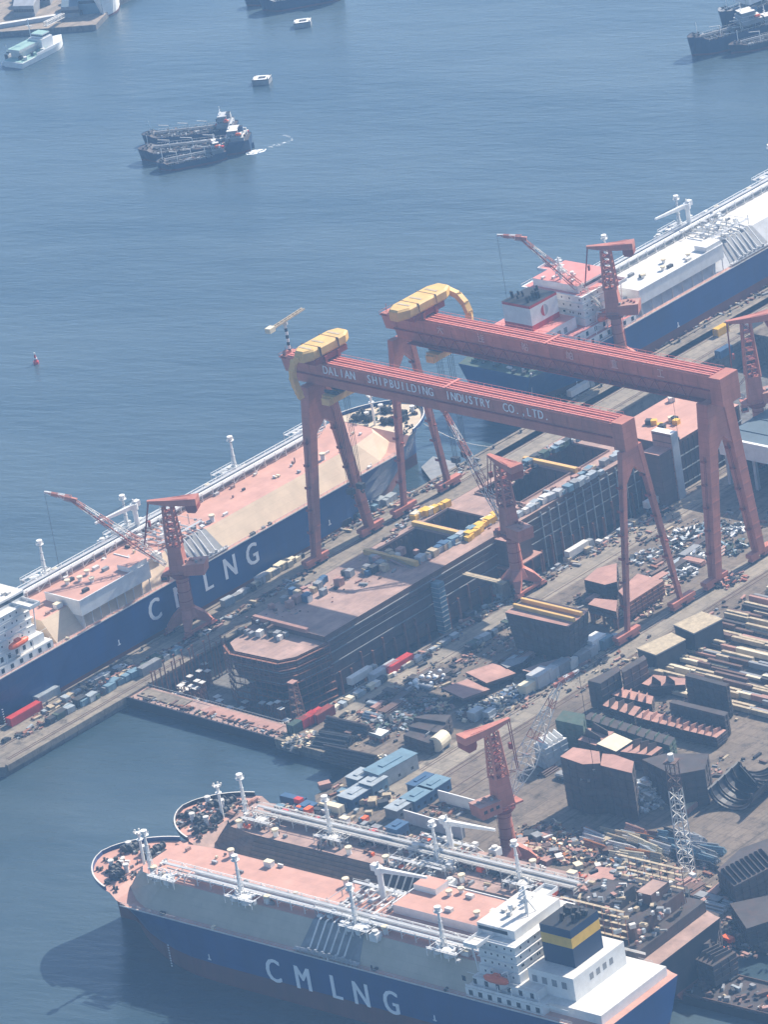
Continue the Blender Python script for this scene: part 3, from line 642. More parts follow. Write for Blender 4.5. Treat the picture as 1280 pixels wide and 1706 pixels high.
            g.bx(x-5,x+7,yy+2.9,yy+3.1,T+3.3,T+3.45,pk); g.bx(x-5,x+7,yy-2.6,yy-2.4,T+2.6,T+2.75,pk); g.bx(x-5,x+7,yy+1.4,yy+3,T+2.6,T+2.7,'lightgrey')
            for q in range(5): g.bx(x-5+q*3-.08,x-5+q*3+.08,yy-2.5,yy+3,T+2.6,T+2.75,pk)
            g.build('gas_dome', t)
        m = MB()                                                 # cross-over pipes at the manifold
        for i in range(6): x = mx-7.5+i*3; m.tube((x,-bi+2,T+1.2),(x,bi-2,T+1.2),.3,pk,6)
        for i in range(5):
            x = mx-12+i*6
            for y in (-bi+2.5,-bi*.3,bi*.3,bi-2.5): m.bx(x-.13,x+.13,y-.13,y+.13,T,T+r_.choice([2.6,3.4,4.2]),r_.choice([pk,'lightgrey']))
            m.bx(x-.1,x+.1,-bi+2.5,bi-2.5,T+2.5,T+2.65,'lightgrey')
        for y in (-bi+2.5,bi-2.5): m.bx(mx-12,mx+12,y-.7,y+.7,T+2.65,T+2.75,'lightgrey'); m.bx(mx-12,mx+12,y-.05,y+.05,T+3.7,T+3.8,pk)
        for i in range(44): m.box(mx+r_.uniform(-12,12),r_.uniform(-bi,bi),T+r_.uniform(.5,3.5),r_.uniform(.6,2),r_.uniform(.6,2),r_.uniform(.5,1.6),r_.choice([pk,pk,'lightgrey','grey']))
        m.build('crossover_pipework', t)
    for f, dy, hgt in ((.30,3.5,15),(.46,3.5,15),(.675,3.5,15),(.855,2.5,15)):      # vent masts
        v = MB(); x, y = L*f, rack_off+dy; k_ = 'white'
        v.tube((x,y,T),(x,y,T+hgt),.55,k_,8,.42)
        for q in (0,120,240): v.tube((x+1.3*cos(R(q)),y+1.3*sin(R(q)),T),(x+.4*cos(R(q)),y+.4*sin(R(q)),T+hgt*.8),.13,k_,4)
        for z in range(2, int(hgt), 3): v.cyl(x,y,T+z,T+z+.12,1.2-z*.04,'lightgrey',8)
        v.cyl(x,y,T+hgt-.4,T+hgt-.2,1.5,k_,10); v.cyl(x,y,T+hgt,T+hgt+1.5,.9,k_,8,1.2)
        for q in range(0,360,45): v.tube((x+1.5*cos(R(q)),y+1.5*sin(R(q)),T+hgt-.2),(x+1.5*cos(R(q)),y+1.5*sin(R(q)),T+hgt+.9),.06,k_,4)
        v.build('vent_mast', t)
    for i in range(9):                                           # ventilators and lockers along the trunk
        f = trunk_x[0]+.04+(trunk_x[1]-trunk_x[0]-.1)*i/8; side = r_.choice([-1,1]); v = MB(); x, y = L*f, side*(bi-2.2)
        if i % 3: v.cyl(x,y,T,T+2.2,.9,'white',12); v.cyl(x,y,T+2.2,T+2.9,1.25,'cream',12)
        else: v.bx(x-1.6,x+1.6,y-1.1,y+1.1,T,T+1.9,'white'); v.bx(x-1.7,x+1.7,y-1.2,y+1.2,T+1.9,T+2.05,'cream')
        v.build('ventilator' if i % 3 else 'deck_locker', t)
    def deck_crane(x, y, dirx, ln):
        c = MB(); c.cyl(x,y,T,T+10,1.0,'white',12); c.cyl(x,y,T+10,T+12.5,1.5,'white',12)
        c.bar((x,y,T+11.6),(x+dirx*ln,y,T+13),1.4,1.8,'white',.7,.8); c.box(x-dirx*1.5,y,T+12.2,2.4,2.2,2.2,'white')
        c.tube((x,y,T+14.2),(x+dirx*ln*.8,y,T+13.6),.1,'rope',4); c.tube((x,y,T+12.5),(x,y,T+14.4),.35,'white',6); c.build('hose_crane', t)
    deck_crane(mx-3, crane_side*(bi-5), crane_side and -1, 21)
    for side in (-1,1):
        f = MB(); x = mx-17
        f.bx(x-1.6,x+1.6,side*(bi+1)-1.6,side*(bi+1)+1.6,T-1.0,T+1.8,'white'); f.cyl(x,side*(bi+1),T+1.8,T+2.6,1.1,'offwhite',10); f.build('fire_monitor', t)
    # cargo machinery house on the starboard side of the trunk
    if comp:
        xa, xb = L*comp_x[0], L*comp_x[1]; c = MB(); hz_ = T+3.2; ya, yb = -(hb-1.6), -2.0
        c.bx(xa,xb,ya,yb,T-3.0,hz_,'white',pal['comp']); 
        c.bx(xa+.1,xb-.1,-bi+.1,yb-.3,D+.5,T-2.9,'lightgrey'); c.bx(xa-.05,xa+.6,ya-.05,yb,D,T-2.9,'lightgrey')
        for i in range(9): x = xa+1+(xb-xa-2)*i/8; c.tube((x,ya+.4,D),(x,ya+.4,T-3.0),.22,'lightgrey',5)
        c.bx(xa-.2,xb+.2,ya-.2,ya+.15,hz_,hz_+.35,'white'); c.bx(xa-.2,xa+.2,ya,yb,hz_,hz_+.35,'white'); c.bx(xb-.2,xb+.2,ya,yb,hz_,hz_+.35,'white')
        o = c.build('cargo_machinery_house', t)
        q = MB(); q.bx(xb-10,xb-.4,ya+.3,ya+7,hz_+.01,hz_+2.2,'white',pal['comp']); q.build('penthouse', o)
        for i in range(8):
            q = MB(); x, y = r_.uniform(xa+3,xb-12), r_.uniform(ya+2,yb-2); 
            if i % 2: q.cyl(x,y,hz_,hz_+1.3,.8,'white',10); q.cyl(x,y,hz_+1.3,hz_+1.9,1.2,'cream',10); q.build('roof_ventilator', o)
            else: q.bx(x-1.4,x+1.4,y-.8,y+.8,hz_,hz_+1.2,r_.choice(['dark','offwhite','grey'])); q.build('roof_locker', o)
    # mooring gear on the forecastle
    z = D+FH
    for i in range(8):
        wn = MB(); s = r_.uniform(.915,.972); x = L*s; y = (i%2*2-1)*r_.uniform(.12,.62)*yd(s)
        wn.bx(x-2.2,x+2.2,y-1.2,y+1.2,z,z+.4,'dark'); wn.tube((x,y-1.9,z+1.3),(x,y+1.9,z+1.3),1.0,pal.get('winch','green'),12)
        for q in (-2,0,2): wn.tube((x,y+q-.12,z+1.3),(x,y+q+.12,z+1.3),1.35,'dark',12)
        wn.box(x+1.9,y,z+.9,1.2,1.6,1.4,pal.get('winch','green')); wn.build('mooring_winch', t)
    for i in range(14):
        bo_ = MB(); s = r_.uniform(.905,.985); side = r_.choice([-1,1]); x, y = L*s, side*yd(s)*r_.uniform(.3,.88)
        for q in (-.7,.7): bo_.cyl(x+q,y,z,z+1.0,.38,'dark',8); bo_.cyl(x+q,y,z+1.0,z+1.15,.5,'dark',8)
        bo_.bx(x-1.3,x+1.3,y-.5,y+.5,z,z+.15,'dark'); bo_.build('bollard', t)
    for i in range(4):
        v = MB(); s = .925+.015*i; x, y = L*s, (-1)**i*hb*.3; v.cyl(x,y,z,z+2.6,.8,'white',10); v.cyl(x,y,z+2.6,z+3.3,1.1,'offwhite',10); v.build('ventilator', t)
    fm = MB(); x = L*.915; fm.cyl(x,0,z,z+13,.5,'white',8); fm.cyl(x,0,z+12.6,z+12.8,1.4,'white',8); fm.cyl(x,0,z+10,z+10.2,1.2,'white',8)
    for q in range(0,360,60): fm.box(x+1.5*cos(R(q)),1.5*sin(R(q)),z+13.2,.5,.5,.6,'offwhite')
    fm.build('foremast', t)
    dm = MB()
    for side in (-1,1):
        for f in (.08,.80):
            for i in range(9): dm.box(L*f, side*(hb+.02), 1.5+i*1.0, .7, .04, .35, 'letter')
        for f in (.3,.72): dm.box(L*f, side*(hb+.02), D*.45, .5, .04, 2.2, 'letter'); dm.box(L*f, side*(hb+.02), D*.45-.9, 1.5, .035, .4, 'letter')
    dm.build('draught_mark', ho)
    for i in range(60 if pal.get('stern') else 0):                # mooring gear on the stern
        f = MB(); x, y = L*r_.uniform(.004,.05+pal.get('hx',0)/L), hb*r_.uniform(-.85,.85); f.box(x,y,D+.6,r_.uniform(.8,3),r_.uniform(.6,1.6),r_.uniform(.6,1.6),r_.choice(['dark','green','grey','dark','offwhite']),r_.uniform(0,pi)); f.tube((x+1,y-.8,D+.8),(x+1,y+.8,D+.8),.6,'dark',8); f.build('stern_fitting', t)
    for i in range(34):                                           # pipes, chain and small gear on the forecastle
        f = MB(); q = r_.uniform(.905,.975); x, y = L*q, yd(q)*r_.uniform(-.8,.8); f.box(x,y,D+FH+.4,r_.uniform(.4,2.4),r_.uniform(.3,1.2),r_.uniform(.4,1.3),r_.choice(['dark','dark','green','steel_brown','offwhite','grey']),r_.uniform(0,pi)); f.build('deck_fitting', t)
    if letters:
        txt, xs, zc, size = letters
        for side in (-1,1):
            m = MB()
            for ch, f in zip(txt, xs):
                m_ = basis((L*f, side*(hb+.01), zc), (-side,0,0), (0,0,1)); text_into(m, ch, size, 'letter', m_, .06, .78, bold=.028)
            m.build('lettering', ho)
    for i in range(pal.get('clutter', 40)):                       # small fittings about the decks
        side = r_.choice([-1,1]); x = L*r_.uniform(.2,.86); f = MB(); kk = r_.choice(pal.get('fit', ['white','offwhite','lightgrey','grey','dark','deck_dirty','cream']))
        y = side*r_.uniform(1.5,bi-.8) if i % 4 else side*(hb-r_.uniform(.7,1.6)); z = T if i % 4 else D
        if comp and L*comp_x[0]-2 < x < L*comp_x[1]+2 and y < 0: continue
        f.box(x,y,z+.5,r_.uniform(.6,2.6),r_.uniform(.5,1.4),r_.uniform(.5,1.3),kk,r_.choice([0,pi/2]))
        if i % 3 == 0: f.cyl(x+1.4,y+.3,z,z+r_.uniform(1,2.4),.3,kk,8)
        f.build('deck_fitting', t)
    if not house:
        a = MB(); x0, x1 = L*.03, L*.185
        a.bx(x0,x1,-hb+1,hb-1,D,D+4,'steel_dark','steel_dark'); a.bx(x0+5,x1-3,-hb*.75,hb*.6,D+4,D+9,'steel_brown','steel_dark'); a.bx(x0+16,x1-5,-hb*.2,hb*.5,D+9,D+14,'steel_dark','steel_dark'); a.bx(x0+8,x0+14,-hb*.6,-hb*.1,D+9,D+13,'steel_brown','deck_dirty')
        for i in range(9):
            x = x0+5+i*(x1-x0-9)/8
            for side in (-1,1): a.tube((x,side*hb*.78,D+4),(x,side*hb*.78,D+16.5),.14,'scaffold',4)
        for z in (6.5,9,11.5,14,16.3):
            for side in (-1,1): a.bx(x0+5,x1-3,side*hb*.78-.5,side*hb*.78+.5,D+z,D+z+.12,'timber')
        a.build('accommodation', t); f = MB()
        for i in range(190): f.box(r_.uniform(x0,x1),r_.uniform(-hb*.85,hb*.85),D+r_.uniform(4,5)+(0,5,10)[i%3],r_.uniform(.6,3),r_.uniform(.5,1.6),r_.uniform(.4,1.6),r_.choice(['offwhite','dark','primer','timber','grey','galv']),r_.uniform(0,pi))
        f.build('scaffold_boards', t)['kind'] = 'stuff'
        return t, T
    # accommodation
    hx = pal.get('hx', 0)
    wk = 'white'; a = MB(); xa, xb = (L*.105+hx), (L*.19+hx); z = D
    a.bx((L*.055+hx),xb,-hb+.9,hb-.9,D,D+3.3,wk,pal['roof']); a.bx((L*.07+hx),xb-2,-hb+3,hb-3,D+3.3,D+6.6,wk,pal['roof'])
    a.bx(xa,xb-3,-hb*.74,hb*.74,D+6.6,D+9.8,wk,pal['roof'])
    a.bx(xa+1,xb-3.5,-hb*.70,hb*.70,D+9.8,D+19.5,wk,pal['roof'])
    for f in range(4):                                            # deck edges with rails
        zz = D+9.8+f*3.2; a.bx(xa+.2,xb-3.0,-hb*.74,hb*.74,zz-.15,zz+.02,wk)
        for side in (-1,1): a.bx(xa+.2,xb-3,side*hb*.74-.06,side*hb*.74+.06,zz+.9,zz+1.0,wk)
    ao = a.build('accommodation', t)
    for lvl in range(4):                                          # rows of cabin windows
        q = MB(); zz = D+7.8+lvl*3.15
        for i in range(7):
            y = -hb*.6+hb*1.2*(i+r_.uniform(-.2,.2))/6; q.bx(xb-3.52+(.5 if lvl==0 else 0),xb-3.42+(.5 if lvl==0 else 0),y-.3,y+.3,zz,zz+.7,'glass'); q.bx(xa+.92,xa+1.02,y-.28,y+.28,zz+(3.2 if lvl<1 else 0),zz+.8+(3.2 if lvl<1 else 0),'glass')
        for side in (-1,1):
            for i in range(5): x = xa+3+(xb-xa-9)*(i+r_.uniform(-.2,.2))/4; q.bx(x-.28,x+.28,side*hb*(.74 if lvl==0 else .70)-.06,side*hb*(.74 if lvl==0 else .70)+.06,zz,zz+.7,'glass')
        build_each(q, 'window', ao, 12)
    q = MB()
    for side in (-1,1):
        for i in range(8): x = (L*.06+hx)+i*(xb-(L*.06+hx)-3)/7; q.bx(x,x+1.6,side*(hb-.9)-.06,side*(hb-.9)+.06,D+.8,D+2.6,'glass')
        for i in range(7): x = (L*.075+hx)+i*(xb-L*.08-4)/7; q.bx(x,x+1.4,side*(hb-3)-.06,side*(hb-3)+.06,D+4,D+5.9,'glass')
    build_each(q, 'side_opening', ao, 12)
    for side in (-1,1):
        q = MB()
        for i in range(5): x = (L*.06+hx)+i*(xb-(L*.07+hx))/5; q.bx(x-.12,x+.12,side*(hb-1.3)-.12,side*(hb-1.3)+.12,D+3.3,D+6.6,wk)
        q.bx(L*.057,xb,side*(hb-1.2)-.05,side*(hb-1.2)+.05,D+4.3,D+FH+.4,wk); q.bx((L*.07+hx),xb,side*(hb-3)-.05,side*(hb-3)+.05,D+7.6,D+7.7,wk)
        q.bar((xa+8,side*(hb-2),D+3.3),(xa+2,side*(hb-2),D+6.6),.9,.2,'lightgrey'); q.bar((xa+9,side*hb*.72,D+6.6),(xa+3,side*hb*.72,D+9.8),.9,.2,'lightgrey')
        q.build('promenade_rail', ao)
    b_ = MB(); zz = D+19.5                                        # wheelhouse with wings
    b_.bx(xa+3,xb-1.5,-hb*.55,hb*.55,zz,zz+3.3,wk,pal['roof']); b_.bx(xb-8.5,xb-3,-hb+.2,hb-.2,zz-.2,zz+.05,wk,pal['roof'])
    for side in (-1,1): b_.bx(xb-8.5,xb-3,side*(hb-.3)-.12,side*(hb-.3)+.12,zz,zz+1.2,wk); b_.bx(xb-3.2,xb-3,side*hb*.77-hb*.22,side*hb*.77+hb*.22,zz,zz+1.2,wk); b_.bx(xb-8.5,xb-8.3,side*hb*.77-hb*.22,side*hb*.77+hb*.22,zz,zz+1.2,wk); b_.tube((xb-6,side*(hb-2),D+10),(xb-6,side*(hb-1),zz),.25,wk,5)
    bo2 = b_.build('wheelhouse', t)
    q = MB(); q.bx(xb-1.56,xb-1.44,-hb*.52,hb*.52,zz+1.2,zz+2.5,'glass')
    for side in (-1,1): q.bx(xa+6,xb-2,side*hb*.55-.06,side*hb*.55+.06,zz+1.2,zz+2.5,'glass')
    q.build('window_band', bo2)
    q = MB(); x = xa+7; q.tube((x,0,zz+3.3),(x,0,zz+13),.7,wk,8,.35)
    for z_, l in ((zz+7,3.2),(zz+9.5,2.4),(zz+11.5,1.6)): q.bx(x-.5,x+.9,-l,l,z_,z_+.25,wk); q.bx(x+.6,x+.9,-l*.7,l*.7,z_+.7,z_+1.0,wk)
    for s_ in (-1,1): q.tube((x-2,s_*2,zz+3.3),(x,0,zz+9),.2,wk,5)
    q.cyl(x+4,3,zz+3.3,zz+5.5,.3,wk,6); q.cyl(x+4,3,zz+5.5,zz+6.9,.9,wk,10); q.cyl(x+3,-4,zz+3.3,zz+4.8,.3,wk,6); q.cyl(x+3,-4,zz+4.8,zz+6.0,.8,wk,10)
    q.build('radar_mast', t)
    for i in range(6): q = MB(); x_, y_ = r_.uniform(xa+4,xb-4), r_.uniform(-hb*.45,hb*.45); q.bx(x_-.9,x_+.9,y_-.6,y_+.6,zz+3.3,zz+4.2,'offwhite'); q.build('roof_locker', bo2)
    # engine casing and funnel
    c = MB(); ca, cb_ = (L*.02+hx), (L*.09+hx)
    c.bx(ca,cb_+2,-hb*.62,hb*.62,D+3.3,D+11.5,wk,pal['roof']); c.bx(L*.012+(hx*1.2 if pal.get('stern') else 0),(L*.055+hx),-hb*.8,hb*.8,D,D+3.3,wk,pal['roof']); co_ = c.build('engine_casing', t)
    q = MB()
    for i in range(4): q.bx(ca-.06,ca+.05,-6+i*3.4-.9,-6+i*3.4+.9,D+7,D+9.2,'grey')
    for side in (-1,1):
        for i in range(4): q.bx(ca+3+i*4,ca+5+i*4,side*hb*.62-.06,side*hb*.62+.06,D+7,D+9.4,'grey')
    build_each(q, 'louvre', co_, 12)
    f = MB(); fa, fb, fy = ca+3.5, cb_-.5, hb*.34; zz = D+11.5; bands = pal['funnel']; zc = zz
    for hgt, kk in bands:
        f.prism([(fa,-fy),(fb,-fy),(fb,fy),(fa,fy)], zc, zc+hgt, kk, 'black'); zc += hgt
    fo = f.build('funnel', t)
    q = MB()
    for i in range(14): x, y = r_.uniform(fa+1.5,fb-1.5), r_.uniform(-fy+1.5,fy-1.5); q.tube((x,y,zc),(x-.6,y,zc+r_.uniform(1.5,3.2)),r_.uniform(.4,.75),'black',8)
    build_each(q, 'exhaust_pipe', fo, 16)
    if emblem:
        for side in (-1,1):
            q = MB(); ec = ((fa+fb)/2, side*(fy+.03), zz+6.4)
            for ph, kk in ((0,'red'),(180,'lightgrey')):          # two crescents round an open centre
                P = []
                for i in range(13): an = R(90+ph+180*i/12); P.append((2.3*cos(an), 2.5*sin(an)))
                for i in range(13): an = R(270+ph-180*i/12); P.append((1.0*cos(an)+(.55 if ph==0 else -.55)*sin(R(180*i/12))*1.0, 2.5*sin(an)*.98))
                q.add([(ec[0]+x, ec[1], ec[2]+z_) for x, z_ in P], [tuple((i, i+1, 25-i-1, 25-i)) for i in range(12)], kk)
            q.build('emblem', fo)
    for side in (-1,1):                                           # enclosed lifeboats in their davits
        q = MB(); x, y, zz = (L*.135+hx), side*(hb-2.0), D+8.4
        rr = [(x-5,.35,.5),(x-4,1.2,1.1),(x-2,1.55,1.35),(x+2,1.55,1.35),(x+4,1.1,1.1),(x+5,.3,.5)]
        q.loft([[(xx,y+w_*cos(R(an)),zz+h_*sin(R(an))) for an in range(0,360,36)] for xx,w_,h_ in rr],'orange'); q.bx(x-1.6,x+.8,y-.8,y+.8,zz+1.2,zz+2.0,'orange'); q.build('lifeboat', t)
        q = MB()
        for xx in (x-3,x+3): q.path([(xx,y-side*3,D+6.6),(xx,y-side*2.2,D+11),(xx,y+side*.2,D+11.2)],.28,wk,5)
        q.build('davit', t)
    return t, T
P_CM = dict(hull='hull_blue', boot='boot_red', deck='deck_pink', trunk='deck_pink', chamfer='trunk_tan', comp='deck_pink', roof='offwhite', funnel=[(7,'hull_navy'),(3.6,'yellow'),(3,'hull_navy')], fore='deck_cream', clutter=100, winch='dark')
LX = (.373,.424,.477,.522,.566)
gas_carrier('blue gas carrier with big white letters, moored at the pier beside the dry dock', (-229,27.5,WZ), 0, 282, 46, 21.5, P_CM, letters=('CMLNG', LX, 14, 12.5), seed=3, rack_off=9, comp_x=(.25,.383))
P2 = dict(P_CM, clutter=60, fh=3.0, hx=11, chamfer='trunk_shaded', fore='deck_pink', recess_shade='grey', bootz=7.0)
B0, B1 = U(152,1462,22), None
gas_carrier('blue gas carrier in the foreground with pink decks, big white letters on its side', (-277.5,-375.2,WZ), R(93.2), 235, 43, 20.5, P2, letters=('CMLNG', (.596,.54,.479,.432,.377), 10.3, 12.5), crane_side=-1, seed=5, rack_off=8, comp_x=(.25,.44), trunk_x=(.225,.91), mfx=.49)
P3 = dict(hull='hull_blue', boot='boot_red', deck='deck_pink', trunk='offwhite', chamfer='lightgrey', comp='offwhite', roof='roof_pink', fore='deck_pink', funnel=[(2.4,'red'),(7.6,'white'),(1.2,'red')], sheer='offwhite', bootz=8, stern='green', hx=9)
gas_carrier('white trunk gas carrier with a pink-roofed bridge, berthed behind the far gantry', (101,27.5,WZ), 0, 300, 46, 20.5, P3, emblem=True, seed=8, rack_off=9)
P4 = dict(hull='hull_black', boot='boot_red', deck='deck_dirty', trunk='deck_dirty', chamfer='trunk_brown', comp='deck_dirty', roof='deck_dirty', fore='deck_pink', ribs=True, recess_shade='steel_dark', funnel=[(5,'steel_dark')], sheer='primer', winch='dark', clutter=110, fit=['dark','grey','timber','primer','offwhite','orange','steel_brown','lightgrey'])
gas_carrier('unfinished gas carrier with a dark rusty trunk between foreground ship and yard', (-239,-362,WZ), R(93.5), 220, 40, 19.5, P4, house=False, comp=False, finished=False, crane_side=-1, seed=9, rack_off=-1)
# ================================================================ dry dock: gate, vessel under construction, supports
b = MB(); b.bx(-169.4,-158.5,-102.6,-24.2,-14,-.6,'steel_dark','deck_dust'); b.bx(-170.2,-169.4,-102.6,-24.2,-3.2,.2,'hull_black')
b.bx(-166,-160,-50,-26,-.6,-.2,'concrete'); b.bx(-165.5,-160,-98,-60,-.6,-.3,'primer')
go = single(b, 'dock_gate', 'floating gate with a worn pink top closing the mouth of the dry dock', 'dock gate')
for i in range(26):
    q = MB(); y = -27-75*i/25; q.cyl(-169,y,-.6,.3,.22,'dark',6); q.cyl(-169,y,.3,.42,.34,'dark',6); q.build('bollard', go)
q = MB(); q.bx(-158.8,-158.6,-102,-25,.5,.6,'grey'); 
for i in range(40): y = -102+77*i/39; q.bx(-158.8,-158.6,y-.05,y+.05,-.6,.6,'grey')
q.build('railing', go)
t = thing('ship_hull', 'long ship hull under construction with open holds, standing in the dry dock', 'ship hull', (0,0,0))
ZD, ZK = 14.0, -10.5
h = MB(); sd_, tp = 'steel_brown', 'deck_dust'
h.bx(-118,64,-82,-71,ZK+2,ZD,sd_,tp); h.bx(-118,64,-47,-43,ZK+2,ZD,sd_,tp); h.bx(-118,64,-79,-46,ZK,ZK+2,'steel_dark')
for x0,x1 in ((-118,-54),(-29,-26),(-10,6),(37,40),(60,64)): h.bx(x0,x1,-71,-47,ZK+2,ZD,sd_,tp if x0 > -100 else 'deck_dirty')
h.prism([(-118,-76),(-126,-72),(-128,-54),(-118,-48)], ZK, 1, 'steel_dark', None, [(-118,-82),(-132,-80),(-137,-52),(-118,-44)])
h.prism([(-118,-82),(-132,-80),(-137,-76),(-138.5,-54),(-134,-47),(-118,-44)], 1.02, 11.5, sd_, tp)
h.build('hull_shell', t)
for z, k in ((11.5,'grey'),(9.0,'steel_dark'),(6.5,'grey'),(2.0,'grey'),(-2.5,'steel_dark')):
    q = MB(); q.bx(-117,63,-82.5,-82.02,z-.15,z+.15,k); q.prism([(-118,-82.5),(-132.2,-80.5),(-137.4,-76.2),(-139,-54),(-138.4,-54),(-136.9,-75.8),(-131.9,-79.9),(-118,-81.9)],z-.55,z-.3,k) if z > 1.5 and z < 11 else None; q.build('rubbing_strake', t)
for i in range(30):
    x = -114+i*6.1; q = MB(); q.bx(x-.25,x+.25,-83.2,-82.05,ZK-1.4,-1+rng.uniform(-3,3),'scaffold'); q.build('staging_post', t)
for x in (-55.4,-27.5,38.4):
    q = MB(); q.bar((x,-44.5,ZD+1.1),(x,-72.5,ZD+1.1),1.7,2.0,'crane_yellow'); q.bar((x+2.2,-44.5,ZD+.6),(x+2.2,-72.5,ZD+.6),.8,1.2,'primer'); q.build('hatch_beam', t)
q = MB(); q.bar((-117.6,-44.5,ZD+.5),(-117.6,-73,ZD+.5),1.6,1.6,'primer'); q.build('hatch_beam', t)
for x0,x1 in ((-54,-29),(-26,-10),(6,37),(40,60)):            # hold linings
    q = MB(); q.bx(x0+.05,x1-.05,-70.9,-47.1,ZK+2.02,ZK+2.4,'black')
    for i in range(int((x1-x0)/3)): x = x0+1+i*3; q.bx(x-.15,x+.15,-70.95,-70.3,ZK+2.4,ZD-1,'steel_brown'); q.bx(x-.15,x+.15,-47.7,-47.05,ZK+2.4,ZD-1,'steel_brown')
    for y in (-67,-62,-57,-52): q.bx(x1-.8,x1-.05,y-.15,y+.15,ZK+2.4,ZD-1,'steel_brown')
    q.build('hold_lining', t)
    q = MB()
    for y in (-71,-47): q.bx(x0,x1,y-.15,y+.15,ZD,ZD+.9,'deck_dirty')
    for x in (x0,x1): q.bx(x-.15,x+.15,-71,-47,ZD,ZD+.8,'deck_dirty')
    q.build('hatch_coaming', t)
q = MB(); q.bx(-22,-8,-88,-82.1,ZD-12,ZD-1,'steel_brown','primer'); q.bx(-23,-5,-90,-82.1,ZD-13,ZD-12.4,'primer'); q.bx(-22.5,-21.9,-89.5,-89,-10,ZD-13,'scaffold'); q.bx(-6,-5.4,-89.5,-89,-10,ZD-13,'scaffold'); q.build('side_staging', t)
for i in range(12):
    x = 5+i*5; q = MB(); q.bx(x-.2,x+.2,-82.6,-82.05,ZK,ZD-1,'galv'); q.build('side_stiffener', t)
q = MB(); q.bx(-60,-56.5,-86.5,-82.6,-10,11,'skyblue'); 
for z in range(-9,11,2): q.bx(-60.1,-56.4,-86.6,-82.55,z,z+.25,'lightgrey')
single(q, 'stair_tower', 'pale blue stair tower rising beside the open hull in the dock', 'stair tower')
q = MB(); q.bar((-58,-83,11.4),(-57,-60,15.2),1.4,.3,'primer'); q.bar((-58.7,-83,12.3),(-57.7,-60,16),.1,.1,'grey'); q.bar((-57.3,-83,12.3),(-56.3,-60,16),.1,.1,'grey')
single(q, 'gangway', 'sloping gangway from the blue stair tower onto the hull deck', 'gangway')
q = MB(); q.bx(-42.5,-40,-103.5,-82.6,6.5,7,'timber'); q.bx(-42.5,-38,-103,-98,0.03,6.5,'concrete'); q.bx(-42.6,-42.4,-103.5,-82.6,7.5,7.6,'grey')
single(q, 'footbridge', 'timber footbridge from a concrete pier to the side of the hull in dock', 'footbridge')
# the block behind it and the tall upright plate
t = thing('hull_block', 'pink-decked hull block standing at the far end of the dry dock', 'hull block', (90,-72,-10))
q = MB(); q.bx(-17,26,-20,13,0,25,'steel_brown','deck_pink'); 
for z in (6,12,18): q.bx(-17.3,26.3,-20.4,-20.02,z,z+.4,'galv')
for i in range(14): q.bx(-16+i*3.1,-15.7+i*3.1,-20.35,-20.02,1,24,'steel_dark')
q.build('body', t)
for i in range(9): q = MB(); q.box(rng.uniform(-10,22),rng.uniform(-16,9),26,2.4,2.4,2,rng.choice(['yellow','dark','offwhite','cream']),rng.uniform(0,1)); q.build('fitting', t)
t = thing('hull_block', 'tall upright hull block like a slab, standing at the dock edge behind the gantry', 'hull block', (60,-102,0))
q = MB(); q.bx(-1.5,2.2,-4.5,5.5,0.03,28,'primer','white'); q.bx(-1.6,2.3,-4.75,-4.52,0.03,28.05,'lightgrey')
for z in range(3,28,3): q.bx(-1.75,-1.52,-4.4,5.4,z,z+.2,'steel_brown')
q.build('body', t)
q = MB(); q.bx(-9,-1.6,-3.8,5,0.03,22,'steel_brown','primer'); q.build('bulkhead', t)
# supports in the open part of the dock
def support(h_, k='scaffold'):
    q = MB(); w0 = .9
    for sx in (-1,1):
        for sy in (-1,1): q.bar((sx*w0,sy*w0,0),(sx*w0*.75,sy*w0*.75,h_),.3,.3,k)
    n = int(h_/2)
    for i in range(n):
        z, z1 = i*h_/n, (i+1)*h_/n
        for sx in (-1,1): q.tube((sx*w0,-w0,z),(sx*w0*.9,w0,z1),.1,k,4); q.tube((-w0,sx*w0,z),(w0*.9,sx*w0,z1),.1,k,4)
    q.bx(-1.1,1.1,-1.1,1.1,h_,h_+.25,'offwhite'); return q
proto = [single(support(h_), 'dock_support', None, None) for h_ in (6.5,8,9.5)]
n_ = 0
SP = [(442,631),(408,657),(383,692),(422,692),(337,718),(372,740),(311,747),(344,765),(397,748),(688,846),(728,850),(763,842),(803,838),(780,875),(640,740)]
SP = [(200+u/2.909, 880+v/2.909) for u, v in SP]
for i, (px, py) in enumerate(SP):
    z = -12+(6.5,8,9.5)[i%3]; p = U(px, py, z)
    lab = 'brown lattice prop with a pale cap on the dock floor, '+('near the pier wall' if i < 9 else 'near the yard wall')
    if i < 3: o = proto[i]; o.location = (p.x,p.y,-12)
    else: o = dup(proto[i%3], (p.x,p.y,-12), rng.uniform(-.1,.1))
    tag(o, lab, 'dock prop', 'lattice props on the dock floor')
q = MB(); q.truss((0,0,0),(0,0,20),4.6,2.2,8,.2,['scaffold','scaffold'],(1,0,0)); q.bx(-1.5,1.5,-1.5,1.5,20,20.4,'primer')
for z in range(2,20,3): q.bx(-2.1+z*.05,2.1-z*.05,-2.1+z*.05,2.1-z*.05,z,z+.12,'steel_brown')
p = U(487,1137,8); single(q, 'scaffold_tower', 'tall tapering brown scaffold tower at the corner of the hull in dock', 'scaffold tower', (p.x,p.y,-12))
for i in range(44):
    if i < 30: x, y = rng.uniform(-156.5,-141), rng.uniform(-60,-27)
    else: x, y = rng.uniform(-157,-144), rng.uniform(-100,-84)
    o = dup(proto[i%3], (x,y,-12), rng.choice([0,.1,-.1])); o.scale = (1.15,1.15,rng.uniform(.5,.85)); tag(o, 'short brown lattice prop in the crowd on the dock floor behind the gate', 'dock prop', 'short props on the dock floor')
